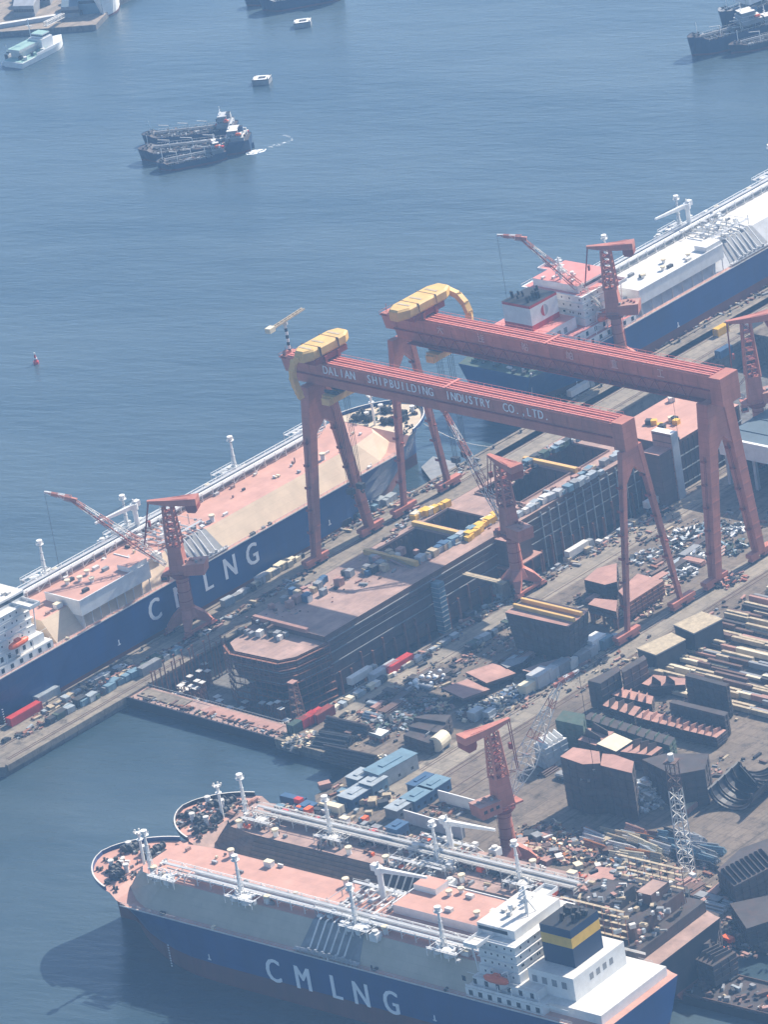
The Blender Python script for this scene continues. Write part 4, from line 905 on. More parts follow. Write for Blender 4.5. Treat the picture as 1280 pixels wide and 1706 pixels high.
def pole(h_):
    q = MB(); q.cyl(0,0,0,h_,.28,'scaffold',6); q.bx(-.6,.6,-.15,.15,h_-.4,h_,'scaffold'); q.bx(-.5,.5,-.12,.12,h_*.6,h_*.6+.3,'scaffold'); return q
pp = single(pole(20), 'shoring_pole', None, None)
for i in range(20):
    x = -157+i*2.05+rng.uniform(-.5,.5); o = pp if i == 0 else dup(pp,(0,0,0))
    o.location = (x,-25.4-rng.uniform(0,.9),-12); o.scale = (1,1,rng.uniform(.62,.98)); tag(o, 'rusty pole standing against the pier wall of the dry dock', 'pole', 'poles along the dock wall')
# ================================================================ yard things
CACHE = {}
def put(kind, key, make, p, rz=0, label='', cat='', group=None, scale=None, name=None):
    """first of a kind is built, the rest are copies of it and of its parts"""
    ck = (kind, key)
    if ck not in CACHE:
        o = make(); CACHE[ck] = o; o.location = p; o.rotation_euler = (0,0,rz)
        if scale: o.scale = (scale,)*3 if isinstance(scale,(int,float)) else scale
    else:
        o = dup(CACHE[ck], p, rz, None, None); o.scale = ((scale,)*3 if isinstance(scale,(int,float)) else scale) if scale else (1,1,1)
    tag(o, label, cat, group); return o
def mk_container(k, L=12.2, W=2.6, H=2.8):
    def f():
        t = thing('shipping_container', None, None); q = MB(); q.bx(-L/2,L/2,-W/2,W/2,.12,H,k)
        n = int(L/.6)
        for i in range(n):
            x = -L/2+.3+i*(L-.6)/(n-1)
            for s in (-1,1): q.bx(x-.1,x+.1,s*W/2-.05,s*W/2+.05,.3,H-.2,k)
            q.bx(x-.1,x+.1,-W/2+.1,W/2-.1,H-.02,H+.04,k)
        for sx in (-1,1):
            for sy in (-1,1): q.bx(sx*L/2-.12,sx*L/2+.12,sy*W/2-.12,sy*W/2+.12,0,H+.08,k)
        q.build('body', t); d = MB()
        for s in (-1,1): d.bx(-L/2-.09,-L/2-.02,s*W/4-W/4+.1,s*W/4+W/4-.1,.2,H-.15,k); d.tube((-L/2-.14,s*.35,.2),(-L/2-.14,s*.35,H-.2),.04,'lightgrey',4)
        d.build('door', t); return t
    return f
def mk_cabin(k, rk, L=7., W=4., H=3.2):
    def f():
        t = thing('site_cabin', None, None); q = MB(); q.bx(-L/2,L/2,-W/2,W/2,.05,H,k); q.build('wall', t)
        r = MB(); r.bx(-L/2-.3,L/2+.3,-W/2-.3,W/2+.3,H+.003,H+.25,rk); r.bx(-L/4,L/4,-W/6,W/6,H+.25,H+.6,rk); r.build('roof', t)
        for s in (-1,1):
            for i in range(3): x = -L/2+L*(i+.5)/3; d = MB(); d.bx(x-.6,x+.6,s*W/2-.03,s*W/2+.04,1.2,2.3,'glass'); d.build('window', t)
        d = MB(); d.bx(-L/2-.05,-L/2+.02,-.5,.5,.1,2.2,'grey'); d.build('door', t); return t
    return f
def mk_truck(k, L=15., bk='offwhite'):
    def f():
        t = thing('articulated_lorry', None, None); q = MB(); q.bx(-L/2,L/2-3.4,-1.3,1.3,1.25,4.0,bk); q.bx(-L/2+.2,L/2-2.4,-.9,.9,.9,1.2,'dark'); q.build('trailer', t)
        c = MB(); c.hexa([(L/2-2.8,-1.25,.7),(L/2,-1.25,.7),(L/2,1.25,.7),(L/2-2.8,1.25,.7),(L/2-2.7,-1.2,3.4),(L/2-.5,-1.15,3.4),(L/2-.5,1.15,3.4),(L/2-2.7,1.2,3.4)],k); c.build('cab', t)
        g = MB(); g.hexa([(L/2-.25,-1.1,2.0),(L/2-.12,-1.1,2.0),(L/2-.12,1.1,2.0),(L/2-.25,1.1,2.0),(L/2-.55,-1.05,3.1),(L/2-.42,-1.05,3.1),(L/2-.42,1.05,3.1),(L/2-.55,1.05,3.1)],'glass'); g.build('windscreen', t)
        for x in (L/2-1.2,L/2-4.2,-L/2+1.2,-L/2+2.5,-L/2+3.8):
            for s in (-1,1): w_ = MB(); w_.tube((x,s*1.0,.5),(x,s*1.32,.5),.5,'tyre',12); w_.tube((x,s*1.3,.5),(x,s*1.34,.5),.25,'lightgrey',8); w_.build('wheel', t)
        return t
    return f
def mk_car(k):
    def f():
        t = thing('parked_car', None, None); q = MB()
        q.loft([[(x,-w_,z0),(x,w_,z0),(x,w_*.97,z1),(x,-w_*.97,z1)] for x,w_,z0,z1 in ((-2.2,.8,.4,.8),(-2,.88,.3,1),(-.9,.9,.28,1.02),(1.2,.9,.28,1.0),(2,.85,.3,.85),(2.25,.75,.4,.7))],k); q.build('body', t)
        g = MB(); g.loft([[(x,-w_,1),(x,w_,1),(x2,w_*.85,1.5),(x2,-w_*.85,1.5)] for x,x2,w_ in ((-1.9,-1.3,.78),(1.2,.5,.78))],'glass'); g.build('window_band', t)
        r = MB(); r.bx(-1.35,.5,-.66,.66,1.5,1.55,k); r.build('roof', t)
        for x in (-1.35,1.4):
            for s in (-1,1): w_ = MB(); w_.tube((x,s*.7,.32),(x,s*.93,.32),.33,'tyre',10); w_.build('wheel', t)
        return t
    return f
def mk_box(k, sx, sy, sz, lid=None, name='equipment_box'):
    def f():
        q = MB(); q.bx(-sx/2,sx/2,-sy/2,sy/2,.12,sz,k,lid)
        for x in (-sx*.35,sx*.35): q.bx(x-.12,x+.12,-sy/2,sy/2,0,.12,'dark')
        q.bx(-sx/2-.06,sx/2+.06,-sy/2-.06,sy/2+.06,sz-.12,sz+.05,lid or k)
        for x in (-sx/2,0,sx/2): q.bx(x-.07,x+.07,-sy/2-.05,sy/2+.05,.12,sz-.1,k)
        return q.build(name)
    return f
def mk_pipes(k, n, L, r, name='pipe_stack'):
    def f():
        q = MB(); rr = random.Random(n*7+int(L)); y = 0; row = n; z = r
        while row > 0:
            for i in range(row): e = rr.uniform(0,L*.06); q.tube((-L/2+e,(i-row/2+.5)*2.05*r,z),(L/2-rr.uniform(0,L*.06),(i-row/2+.5)*2.05*r,z),r,k,7)
            row -= max(1,n//3); z += 1.75*r
        return q.build(name)
    return f
def mk_scrap(ks, n, R_, hh, seed, flat=False, name='scrap_heap'):
    def f():
        q = MB(); rr = random.Random(seed)
        for i in range(n):
            a, d = rr.uniform(0,2*pi), R_*rr.random()**.6; z = hh*(1-d/R_)*rr.random()+.3
            q.box(d*cos(a),d*sin(a)*.75,z,rr.uniform(.5,3.2),rr.uniform(.3,1.6),rr.uniform(.15,1.0),rr.choice(ks),rr.uniform(0,pi),tilt=rr.uniform(-.5,.5))
        return q.build(name)
    return f
def poly(pts, z): return [(p.x,p.y) for p in (U(a,b_,z) for a, b_ in pts)]
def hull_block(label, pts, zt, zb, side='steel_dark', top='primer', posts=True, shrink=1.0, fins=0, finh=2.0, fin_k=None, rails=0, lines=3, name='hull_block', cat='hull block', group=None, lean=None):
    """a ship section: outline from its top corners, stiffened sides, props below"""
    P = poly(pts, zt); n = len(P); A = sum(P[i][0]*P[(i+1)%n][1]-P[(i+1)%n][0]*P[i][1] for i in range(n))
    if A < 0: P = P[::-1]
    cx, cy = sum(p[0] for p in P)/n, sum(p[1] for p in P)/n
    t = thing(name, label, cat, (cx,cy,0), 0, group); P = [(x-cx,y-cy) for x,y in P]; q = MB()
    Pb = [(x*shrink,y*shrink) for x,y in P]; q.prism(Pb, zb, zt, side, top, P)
    for i in range(n):
        a, c = V((*P[i],0)), V((*P[(i+1)%n],0)); d = c-a; ln = d.length
        if ln < 2: continue
        d.normalize(); nn = V((d.y,-d.x,0)); m = max(2,int(ln/3.2))
        for j in range(1,m):
            o_ = a+d*ln*j/m; ob = V((o_.x*shrink,o_.y*shrink,0)); q.bar((ob.x+nn.x*.1,ob.y+nn.y*.1,zb+.2),(o_.x+nn.x*.1,o_.y+nn.y*.1,zt-.3),.25,.25,side)
        for j in range(lines): f = (j+1)/(lines+1); k = shrink+(1-shrink)*f; q.bar((a.x*k+nn.x*.12,a.y*k+nn.y*.12,zb+(zt-zb)*f),(c.x*k+nn.x*.12,c.y*k+nn.y*.12,zb+(zt-zb)*f),.25,.22,side)
    q.build('body', t)
    if posts:
        for i in range(n):
            for f in (.1,.5,.9):
                x, y = Pb[i][0]*(1-f)+Pb[(i+1)%n][0]*f, Pb[i][1]*(1-f)+Pb[(i+1)%n][1]*f
                s = MB(); s.bx(x*.93-.35,x*.93+.35,y*.93-.35,y*.93+.35,.03,zb,'scaffold'); s.build('prop', t)
    e0, e1 = V((*P[0],0)), V((*P[1],0)); e3 = V((*P[-1],0))
    if (e1-e0).length < (e3-e0).length: e0, e1, e3 = V((*P[1],0)), V((*P[2 % n],0)), V((*P[0],0))
    for i in range(fins):
        f = (i+.7)/(fins+.4); a = e0.lerp(e1,f); w_ = e3-e0; s = MB(); z = zt+.01; th = (e1-e0).normalized()*.15
        A1, A2, A3 = a+w_*.04, a+w_*.96, a+w_*.75
        s.add([(*(A1-th).xy,z),(*(A2-th).xy,z),(*(A3-th).xy,z+finh),(*(A1-th).xy,z+finh*.55),(*(A1+th).xy,z),(*(A2+th).xy,z),(*(A3+th).xy,z+finh),(*(A1+th).xy,z+finh*.55)],
              [(0,1,2,3),(7,6,5,4),(0,4,5,1),(1,5,6,2),(2,6,7,3),(3,7,4,0)], fin_k or side); s.build('web_frame', t)
    for i in range(rails):
        f = (i+.5)/rails; w_ = e3-e0; a, c = e0+w_*(.12+.76*f), e1+w_*(.12+.76*f); s = MB(); s.bar((a.x,a.y,zt+.8),(c.x,c.y,zt+.8),1.1,1.5,'crane_yellow'); s.build('lifting_beam', t)
    return t
Z2 = lambda u, v: (560+u/2.909, 1000+v/2.909)     # enlarged views the outlines were read from
Z4 = lambda u, v: (860+u/3.048, 960+v/3.048)
Z6 = lambda u, v: (840+u/2.909, 560+v/2.909)
Z7 = lambda u, v: (480+u/4.267, 1060+v/4.267)
Z8 = lambda u, v: (740+u/4.267, 1060+v/4.267)
Z9 = lambda u, v: (830+u/2.844, 1280+v/2.844)
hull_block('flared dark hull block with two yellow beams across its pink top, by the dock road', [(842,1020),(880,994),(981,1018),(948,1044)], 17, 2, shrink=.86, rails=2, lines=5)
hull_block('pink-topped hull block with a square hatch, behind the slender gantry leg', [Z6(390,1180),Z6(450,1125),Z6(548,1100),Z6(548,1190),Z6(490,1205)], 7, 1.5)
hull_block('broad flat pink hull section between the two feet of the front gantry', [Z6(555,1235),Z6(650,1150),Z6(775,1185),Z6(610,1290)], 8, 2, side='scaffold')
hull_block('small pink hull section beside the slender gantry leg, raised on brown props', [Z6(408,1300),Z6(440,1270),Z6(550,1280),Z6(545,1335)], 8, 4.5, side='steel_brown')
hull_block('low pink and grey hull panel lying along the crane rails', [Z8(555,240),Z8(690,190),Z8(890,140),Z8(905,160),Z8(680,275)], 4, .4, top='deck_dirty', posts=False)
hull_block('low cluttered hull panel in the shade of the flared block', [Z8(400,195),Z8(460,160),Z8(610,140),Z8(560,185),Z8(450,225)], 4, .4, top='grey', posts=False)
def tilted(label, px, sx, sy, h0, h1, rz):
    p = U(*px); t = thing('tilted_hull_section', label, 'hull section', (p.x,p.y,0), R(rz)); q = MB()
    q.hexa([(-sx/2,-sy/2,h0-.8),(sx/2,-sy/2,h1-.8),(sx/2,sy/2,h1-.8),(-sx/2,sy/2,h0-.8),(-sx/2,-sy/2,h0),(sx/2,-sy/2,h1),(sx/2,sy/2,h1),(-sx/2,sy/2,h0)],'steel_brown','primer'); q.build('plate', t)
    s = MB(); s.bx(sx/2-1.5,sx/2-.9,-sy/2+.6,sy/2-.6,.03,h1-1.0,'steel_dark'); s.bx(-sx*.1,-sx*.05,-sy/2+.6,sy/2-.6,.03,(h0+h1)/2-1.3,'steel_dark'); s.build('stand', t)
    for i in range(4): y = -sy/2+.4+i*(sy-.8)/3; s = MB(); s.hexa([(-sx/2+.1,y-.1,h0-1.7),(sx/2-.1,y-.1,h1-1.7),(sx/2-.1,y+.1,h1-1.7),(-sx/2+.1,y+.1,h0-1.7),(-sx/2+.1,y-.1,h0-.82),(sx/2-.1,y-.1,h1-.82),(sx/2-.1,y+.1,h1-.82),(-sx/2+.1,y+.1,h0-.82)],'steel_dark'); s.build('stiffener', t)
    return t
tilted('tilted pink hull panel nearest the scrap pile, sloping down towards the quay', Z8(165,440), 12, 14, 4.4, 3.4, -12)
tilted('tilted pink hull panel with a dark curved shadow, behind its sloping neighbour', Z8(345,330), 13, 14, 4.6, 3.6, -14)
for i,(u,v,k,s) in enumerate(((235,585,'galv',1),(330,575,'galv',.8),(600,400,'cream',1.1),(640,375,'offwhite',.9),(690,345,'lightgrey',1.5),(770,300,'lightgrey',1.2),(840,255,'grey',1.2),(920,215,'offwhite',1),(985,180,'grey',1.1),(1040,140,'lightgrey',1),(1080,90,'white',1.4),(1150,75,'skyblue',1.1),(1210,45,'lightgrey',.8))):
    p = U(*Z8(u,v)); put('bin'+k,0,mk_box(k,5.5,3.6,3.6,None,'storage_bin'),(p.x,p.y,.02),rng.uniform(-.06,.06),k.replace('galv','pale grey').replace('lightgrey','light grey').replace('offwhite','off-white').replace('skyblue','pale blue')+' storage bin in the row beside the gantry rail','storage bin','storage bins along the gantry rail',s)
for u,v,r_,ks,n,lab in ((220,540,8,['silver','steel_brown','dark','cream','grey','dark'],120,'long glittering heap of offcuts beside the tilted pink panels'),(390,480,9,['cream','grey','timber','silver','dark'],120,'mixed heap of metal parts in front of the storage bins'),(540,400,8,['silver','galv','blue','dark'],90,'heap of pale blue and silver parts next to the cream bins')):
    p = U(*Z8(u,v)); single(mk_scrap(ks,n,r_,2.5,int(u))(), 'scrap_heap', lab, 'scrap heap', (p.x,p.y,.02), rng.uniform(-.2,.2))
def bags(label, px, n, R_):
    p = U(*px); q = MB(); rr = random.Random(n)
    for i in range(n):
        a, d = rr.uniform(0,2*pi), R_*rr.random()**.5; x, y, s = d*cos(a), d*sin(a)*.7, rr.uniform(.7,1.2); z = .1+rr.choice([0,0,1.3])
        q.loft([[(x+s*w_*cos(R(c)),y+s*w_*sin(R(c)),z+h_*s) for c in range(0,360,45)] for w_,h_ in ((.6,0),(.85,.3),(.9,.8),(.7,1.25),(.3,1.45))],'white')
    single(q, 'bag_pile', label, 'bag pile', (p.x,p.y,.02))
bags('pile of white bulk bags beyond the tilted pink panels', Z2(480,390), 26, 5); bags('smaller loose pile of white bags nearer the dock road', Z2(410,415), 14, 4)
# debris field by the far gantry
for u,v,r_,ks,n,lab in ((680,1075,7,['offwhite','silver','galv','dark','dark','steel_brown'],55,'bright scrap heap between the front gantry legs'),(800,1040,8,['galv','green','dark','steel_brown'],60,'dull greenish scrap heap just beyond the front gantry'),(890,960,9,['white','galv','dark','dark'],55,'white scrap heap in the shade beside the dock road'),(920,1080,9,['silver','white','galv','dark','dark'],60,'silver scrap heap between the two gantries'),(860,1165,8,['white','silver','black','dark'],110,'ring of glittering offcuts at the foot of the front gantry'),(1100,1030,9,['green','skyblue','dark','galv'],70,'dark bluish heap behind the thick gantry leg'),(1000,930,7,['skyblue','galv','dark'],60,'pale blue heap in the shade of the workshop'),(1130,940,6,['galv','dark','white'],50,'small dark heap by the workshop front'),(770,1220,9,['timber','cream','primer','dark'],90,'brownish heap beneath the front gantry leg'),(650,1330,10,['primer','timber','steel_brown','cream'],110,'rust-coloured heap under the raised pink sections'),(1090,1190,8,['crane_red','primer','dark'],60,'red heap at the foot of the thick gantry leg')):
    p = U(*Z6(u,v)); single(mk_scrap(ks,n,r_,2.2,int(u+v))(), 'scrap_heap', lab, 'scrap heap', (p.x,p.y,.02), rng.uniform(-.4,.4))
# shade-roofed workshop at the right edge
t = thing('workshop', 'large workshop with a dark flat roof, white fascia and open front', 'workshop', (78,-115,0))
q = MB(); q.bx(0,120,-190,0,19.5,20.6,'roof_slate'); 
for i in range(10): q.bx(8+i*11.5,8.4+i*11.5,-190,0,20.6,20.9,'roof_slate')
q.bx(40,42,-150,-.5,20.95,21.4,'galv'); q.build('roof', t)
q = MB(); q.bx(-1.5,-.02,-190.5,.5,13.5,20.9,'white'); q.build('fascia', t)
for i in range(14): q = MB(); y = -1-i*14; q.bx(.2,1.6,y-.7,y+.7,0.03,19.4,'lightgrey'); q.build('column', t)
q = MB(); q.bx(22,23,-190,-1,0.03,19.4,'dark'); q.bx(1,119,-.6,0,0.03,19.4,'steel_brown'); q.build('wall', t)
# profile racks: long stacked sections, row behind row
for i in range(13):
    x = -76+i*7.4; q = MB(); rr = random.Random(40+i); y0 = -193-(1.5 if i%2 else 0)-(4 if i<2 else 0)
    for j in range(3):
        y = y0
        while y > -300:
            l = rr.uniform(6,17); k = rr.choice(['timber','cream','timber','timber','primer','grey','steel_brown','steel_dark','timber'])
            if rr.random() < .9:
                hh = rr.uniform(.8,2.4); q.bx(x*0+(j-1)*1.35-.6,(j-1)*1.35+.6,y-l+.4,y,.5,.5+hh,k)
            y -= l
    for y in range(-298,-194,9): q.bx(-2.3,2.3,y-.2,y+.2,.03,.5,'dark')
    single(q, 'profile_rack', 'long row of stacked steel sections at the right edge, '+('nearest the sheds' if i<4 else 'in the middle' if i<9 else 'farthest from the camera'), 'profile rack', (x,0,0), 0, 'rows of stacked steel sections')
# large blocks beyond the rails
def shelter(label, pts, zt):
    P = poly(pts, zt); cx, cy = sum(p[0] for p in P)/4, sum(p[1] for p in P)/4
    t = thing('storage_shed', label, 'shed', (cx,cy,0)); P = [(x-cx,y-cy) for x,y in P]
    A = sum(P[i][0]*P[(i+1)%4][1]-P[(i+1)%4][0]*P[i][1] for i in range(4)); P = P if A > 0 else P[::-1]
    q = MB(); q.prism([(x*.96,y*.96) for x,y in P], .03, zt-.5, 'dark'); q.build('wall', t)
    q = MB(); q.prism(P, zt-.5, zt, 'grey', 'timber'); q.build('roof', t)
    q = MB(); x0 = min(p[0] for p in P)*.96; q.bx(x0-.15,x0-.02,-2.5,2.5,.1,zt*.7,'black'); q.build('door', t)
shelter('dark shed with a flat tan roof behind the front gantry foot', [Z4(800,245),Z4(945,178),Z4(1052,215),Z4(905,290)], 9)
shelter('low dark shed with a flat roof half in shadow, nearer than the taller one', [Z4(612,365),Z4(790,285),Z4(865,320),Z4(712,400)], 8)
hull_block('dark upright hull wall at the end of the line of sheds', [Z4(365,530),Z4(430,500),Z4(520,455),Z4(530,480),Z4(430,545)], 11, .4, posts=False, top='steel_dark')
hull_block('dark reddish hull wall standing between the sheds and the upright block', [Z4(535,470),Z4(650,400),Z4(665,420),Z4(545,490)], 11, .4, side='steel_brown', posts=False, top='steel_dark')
hull_block('open pink block with three pale web frames, in the second row behind the rails', [Z4(480,600),Z4(520,565),Z4(700,610),Z4(690,650)], 4.5, .4, fins=4, posts=False, fin_k='primer')
hull_block('open pink block with dark pointed frames, nearest the rails', [Z4(440,655),Z4(475,625),Z4(635,665),Z4(600,710)], 4.5, .4, fins=3, finh=3.2, posts=False)
hull_block('open pink block with rounded frames, in the middle of the block field', [Z4(610,715),Z4(650,680),Z4(880,730),Z4(840,775)], 4.5, .4, fins=5, posts=False, fin_k='primer')
hull_block('long open pink block with pale frames at the near edge of the block field', [Z4(830,775),Z4(865,740),Z4(1070,780),Z4(1020,820)], 4.5, .4, fins=5, posts=False, fin_k='primer')
hull_block('dark hull block standing high among the steel rows', [Z4(860,505),Z4(875,490),Z4(1085,545),Z4(1070,560)], 13, .4, top='steel_dark', posts=False, lines=5)
hull_block('pink-topped block with two fins beside the dark high block', [Z4(640,545),Z4(700,500),Z4(865,520),Z4(860,550),Z4(690,560)], 4, .4, fins=2, finh=3, posts=False)
hull_block('dark green hull block leaning over the rails with a sloped end', [Z4(200,730),Z4(240,680),Z4(350,700),Z4(340,760)], 11, .4, side='green', top='green', posts=False)
hull_block('long dark hull strip with a toothed edge across the block field', [Z4(340,720),Z4(380,690),Z4(810,820),Z4(780,860)], 7, .4, side='green', top='steel_dark', fins=9, finh=1.2, posts=False)
hull_block('pink block with one tall fin behind the grey box', [Z4(315,830),Z4(365,770),Z4(500,790),Z4(410,860)], 7, .4, fins=2, finh=3.5, posts=False)
hull_block('cream grey closed hull box in the block field', [Z4(410,850),Z4(500,795),Z4(595,835),Z4(510,890)], 7.5, .4, top='cream', posts=False)
hull_block('pink block with three curved fins behind the silver heap', [Z4(530,890),Z4(620,835),Z4(745,870),Z4(690,910)], 7, .4, fins=3, finh=3.2, posts=False)
hull_block('tall dark hull block with a pink top in the foreground of the block field', [Z4(225,915),Z4(290,868),Z4(425,890),Z4(430,950),Z4(340,955)], 20, .4, lines=5, posts=False)
hull_block('tall dark hull block with a notched pink top beside a silver tangle', [Z4(440,900),Z4(500,905),Z4(600,940),Z4(590,1000),Z4(430,960)], 19, .4, side='steel_dark', lines=4, posts=False)
hull_block('broad dark hull block behind the silver heap', [Z4(640,930),Z4(760,900),Z4(980,900),Z4(960,980),Z4(800,1010)], 14, .4, top='steel_dark', posts=False)
hull_block('pale stepped hull piece at the left end of the block field', [Z4(90,850),Z4(140,800),Z4(260,820),Z4(150,880)], 9, .4, side='galv', top='offwhite', fins=4, finh=2.5, fin_k='white', posts=False)
hull_block('large dark hull block at the near end of the block field behind the steel rows', [Z4(780,640),Z4(800,625),Z4(1080,690),Z4(1060,710)], 9, .4, top='steel_dark', posts=False)
p = U(*Z4(665,1130)); single(mk_scrap(['silver','white','galv','silver','offwhite'],260,9,7,77)(), 'scrap_heap', 'tall silver heap of crumpled sheet beside the lattice mast', 'scrap heap', (p.x,p.y,.02)).scale = (1.25,1.25,1.3)
p = U(*Z4(385,975),15); single(mk_scrap(['silver','white','galv'],90,4.5,3,78)(), 'duct_tangle', 'tangle of silver ducting hanging on the corner of the tall dark block', 'duct tangle', (p.x-1,p.y-1,13.5))
hull_block('flat tan slab lying on the ground right of the silver heap', [Z4(835,1160),Z4(920,1090),Z4(970,1100),Z4(870,1185)], 2.4, .3, top='timber', side='primer', posts=False, lines=0)
def shell(label, px, rz, L, r_, k='hull_black'):
    p = U(*px); q = MB(); n = 12
    for i in range(n):
        a, c = R(180*i/n), R(180*(i+1)/n)
        f = lambda an, rr, x: (x, -rr*cos(an), rr*(1-sin(an))*.8+.2)
        q.hexa([f(a,r_,-L/2),f(c,r_,-L/2),f(c,r_,L/2),f(a,r_,L/2),f(a,r_-.5,-L/2),f(c,r_-.5,-L/2),f(c,r_-.5,L/2),f(a,r_-.5,L/2)],k)
    for j in range(5):
        x = -L/2+1+j*(L-2)/4
        for i in range(n): a, c = R(180*i/n), R(180*(i+1)/n); q.bar((x,-(r_-.9)*cos(a),(r_-(r_-.9)*sin(a))*.8+.3),(x,-(r_-.9)*cos(c),(r_-(r_-.9)*sin(c))*.8+.3),.3,.8,'steel_dark')
    single(q, 'curved_hull_section', label, 'hull section', (p.x,p.y,.02), R(rz))
shell('dark curved hull section like a cradle at the right edge of the yard road', Z4(1180,1120), 10, 22, 9); shell('dark rounded bow section in the corner by the yard road', Z4(1290,1050), 60, 18, 8)
hull_block('dark ribbed hull block beside the yard road at the right edge', [Z9(1040,480),Z9(1150,380),Z9(1290,330),Z9(1330,450),Z9(1120,560)], 9, .4, fins=9, finh=1.6, top='steel_dark', posts=False)
hull_block('wide dark hull block in the near right corner of the yard', [Z9(1100,640),Z9(1290,600),Z9(1360,700),Z9(1180,760)], 7, .4, top='steel_dark', posts=False)
# near corner: quay clutter, bars, slabs
hull_block('pink slab on the quay next to the heap of bars', [Z9(370,550),Z9(470,465),Z9(620,480),Z9(560,560),Z9(450,575)], 3, .4, posts=False, lines=1)
hull_block('long narrow pink slab nearest the unfinished ship', [Z9(455,650),Z9(610,560),Z9(635,570),Z9(500,665)], 5, .4, posts=False, lines=1)
hull_block('large dark hull block on the quay with a scaffolded top', [Z9(600,560),Z9(700,520),Z9(900,560),Z9(880,640),Z9(760,690),Z9(640,650)], 13, .4, top='steel_dark', posts=False, lines=6, fins=8, finh=1.5)
hull_block('dark broad hull block at the corner of the quay', [Z9(760,700),Z9(900,640),Z9(1050,690),Z9(1000,830),Z9(850,850)], 11, .4, top='steel_dark', posts=False, lines=4)
bar_k = ['rust_orange','timber','cream','offwhite','galv','primer','steel_brown','dark','lightgrey']
for i in range(64):
    u, v = rng.uniform(420,1030), 0; v = rng.uniform(250,330)+(u-420)*.12+rng.uniform(0,110); k = rng.choice(bar_k if u < 760 else ['galv','offwhite','skyblue','dark','grey','lightgrey'])
    p = U(*Z9(u,v)); nm = {'rust_orange':'orange-brown','galv':'pale grey','offwhite':'off-white','steel_brown':'brown','lightgrey':'light grey','skyblue':'pale blue','primer':'pink','timber':'tan'}.get(k,k)
    put('bars'+k,0,mk_pipes(k,4,9,.35,'bar_bundle'),(p.x,p.y,.02),R(90+rng.uniform(-14,14)),nm+' bundle of bars in the stockpile at the foot of the lattice mast','bar bundle','bundles of bars in the quay stockpile',rng.uniform(.7,1.25))
for i in range(48):
    u, v = rng.uniform(60,640), 0; v = rng.uniform(300,440)+(u-60)*.11; k = rng.choice(['primer','cream','offwhite','timber','grey','dark','rust_orange','deck_dirty','steel_brown','grey'])
    p = U(*Z9(u,v)); nm = {'offwhite':'off-white','primer':'pink','timber':'tan','deck_dirty':'brown','steel_brown':'brown','rust_orange':'orange-brown'}.get(k,k)
    put('crate'+k,0,mk_box(k,2.6,1.9,1.5,None,'crate'),(p.x,p.y,.02),rng.uniform(0,pi),nm+' crate in the jumble on the quay beside the unfinished ship','crate','crates on the near quay',rng.uniform(.6,1.6))
for u,v in ((180,400),(260,340),(300,420),(420,420),(560,480),(230,300),(350,380)):
    p = U(*Z9(u,v)); single(mk_scrap(['primer','cream','timber','steel_brown','dark','rust_orange','steel_brown'],110,8,2.2,u+v)(),'scrap_heap','heap of fittings on the near quay, '+{180:'at the foot of the foreground crane',260:'behind the foreground crane',300:'left of the pink slab',420:'just behind the pink slab',560:'beside the scaffolded dark block',230:'farthest from the unfinished ship',350:'between the crane and the bar bundles'}[u],'scrap heap',(p.x,p.y,.02),rng.uniform(0,3))
q = MB(); q.truss((0,0,.1),(0,0,44),4.2,3.2,13,.22,['offwhite']*10+['steel_brown']*3,(1,0,0)); q.bx(-2.2,2.2,-2.2,2.2,44,44.5,'steel_brown'); q.bx(-3,3,-3,3,.02,.6,'concrete'); q.cyl(0,0,44.5,47,1.1,'offwhite',8)
p = U(*Z9(905,520)); single(q, 'lattice_mast', 'pale lattice mast with a brown top rising from the near quay', 'lattice mast', (p.x,p.y,0), .3)
p = U(*Z9(1030,880)); 
for i in range(16):
    k = rng.choice(['orange','orange','red','offwhite','primer','galv']); pp_ = U(*Z9(830+i*17+rng.uniform(-20,20),960-i*7+rng.uniform(-35,35)))
    nm = {'offwhite':'off-white','primer':'pink','galv':'pale grey'}.get(k,k)
    put('crateb'+k,0,mk_box(k,4.6,2.2,2.0,None,'cargo_crate'),(pp_.x,pp_.y,.02),R(90+rng.uniform(-10,10)),nm+' long crate in the small stock at the near corner of the quay','crate','crates at the quay corner',rng.uniform(.7,1.2))
# the left part of the yard: storage between dock and basin
for i,(u,v,k,L,rz) in enumerate(((540,310,'lorry',0,0),(690,280,'lightgrey',12,0),(790,235,'red',12,0),(90,655,'green',9,0),(145,625,'red',7,0),(195,600,'red',7,0),(255,585,'crane_dark',8,0))):
    p = U(*Z7(u,v)); 
    if k == 'lorry': put('lorry','a',mk_truck('grey'),(p.x,p.y,.03),0,'lorry with an off-white trailer parked at the dock edge near the bag piles','lorry','lorries on the quays')
    else: put('cont'+k,L,mk_container(k,L,2.8,3.2),(p.x,p.y,.03),R(rz),{'lightgrey':'light grey container ahead of the lorry at the dock edge','green':'green container on the quay corner by the dock gate','crane_dark':'dark red container at the end of the row by the dock gate'}.get(k,['','','red container with a pink roof at the dock edge behind the grey one','','red container next to the green one by the dock gate','bright red container in the middle of the row by the dock gate'][i] if i<6 else ''),'container','containers at the dock edge',1.15)
p = U(*Z7(340,760)); single(mk_pipes('dark',11,15,.55)(),'pipe_stack','broad stack of dark pipes on the quay corner','pipe stack',(p.x,p.y,.02),R(98))
p = U(*Z7(430,670)); single(mk_pipes('steel_dark',3,22,.8)(),'pipe_stack','long dark pipes lying behind the broad pipe stack','pipe stack',(p.x,p.y,.02),R(92))
p = U(*Z7(460,900)); single(mk_pipes('steel_dark',5,26,.6)(),'pipe_stack','dark pipes laid along the edge of the basin','pipe stack',(p.x,p.y,.02),R(95))
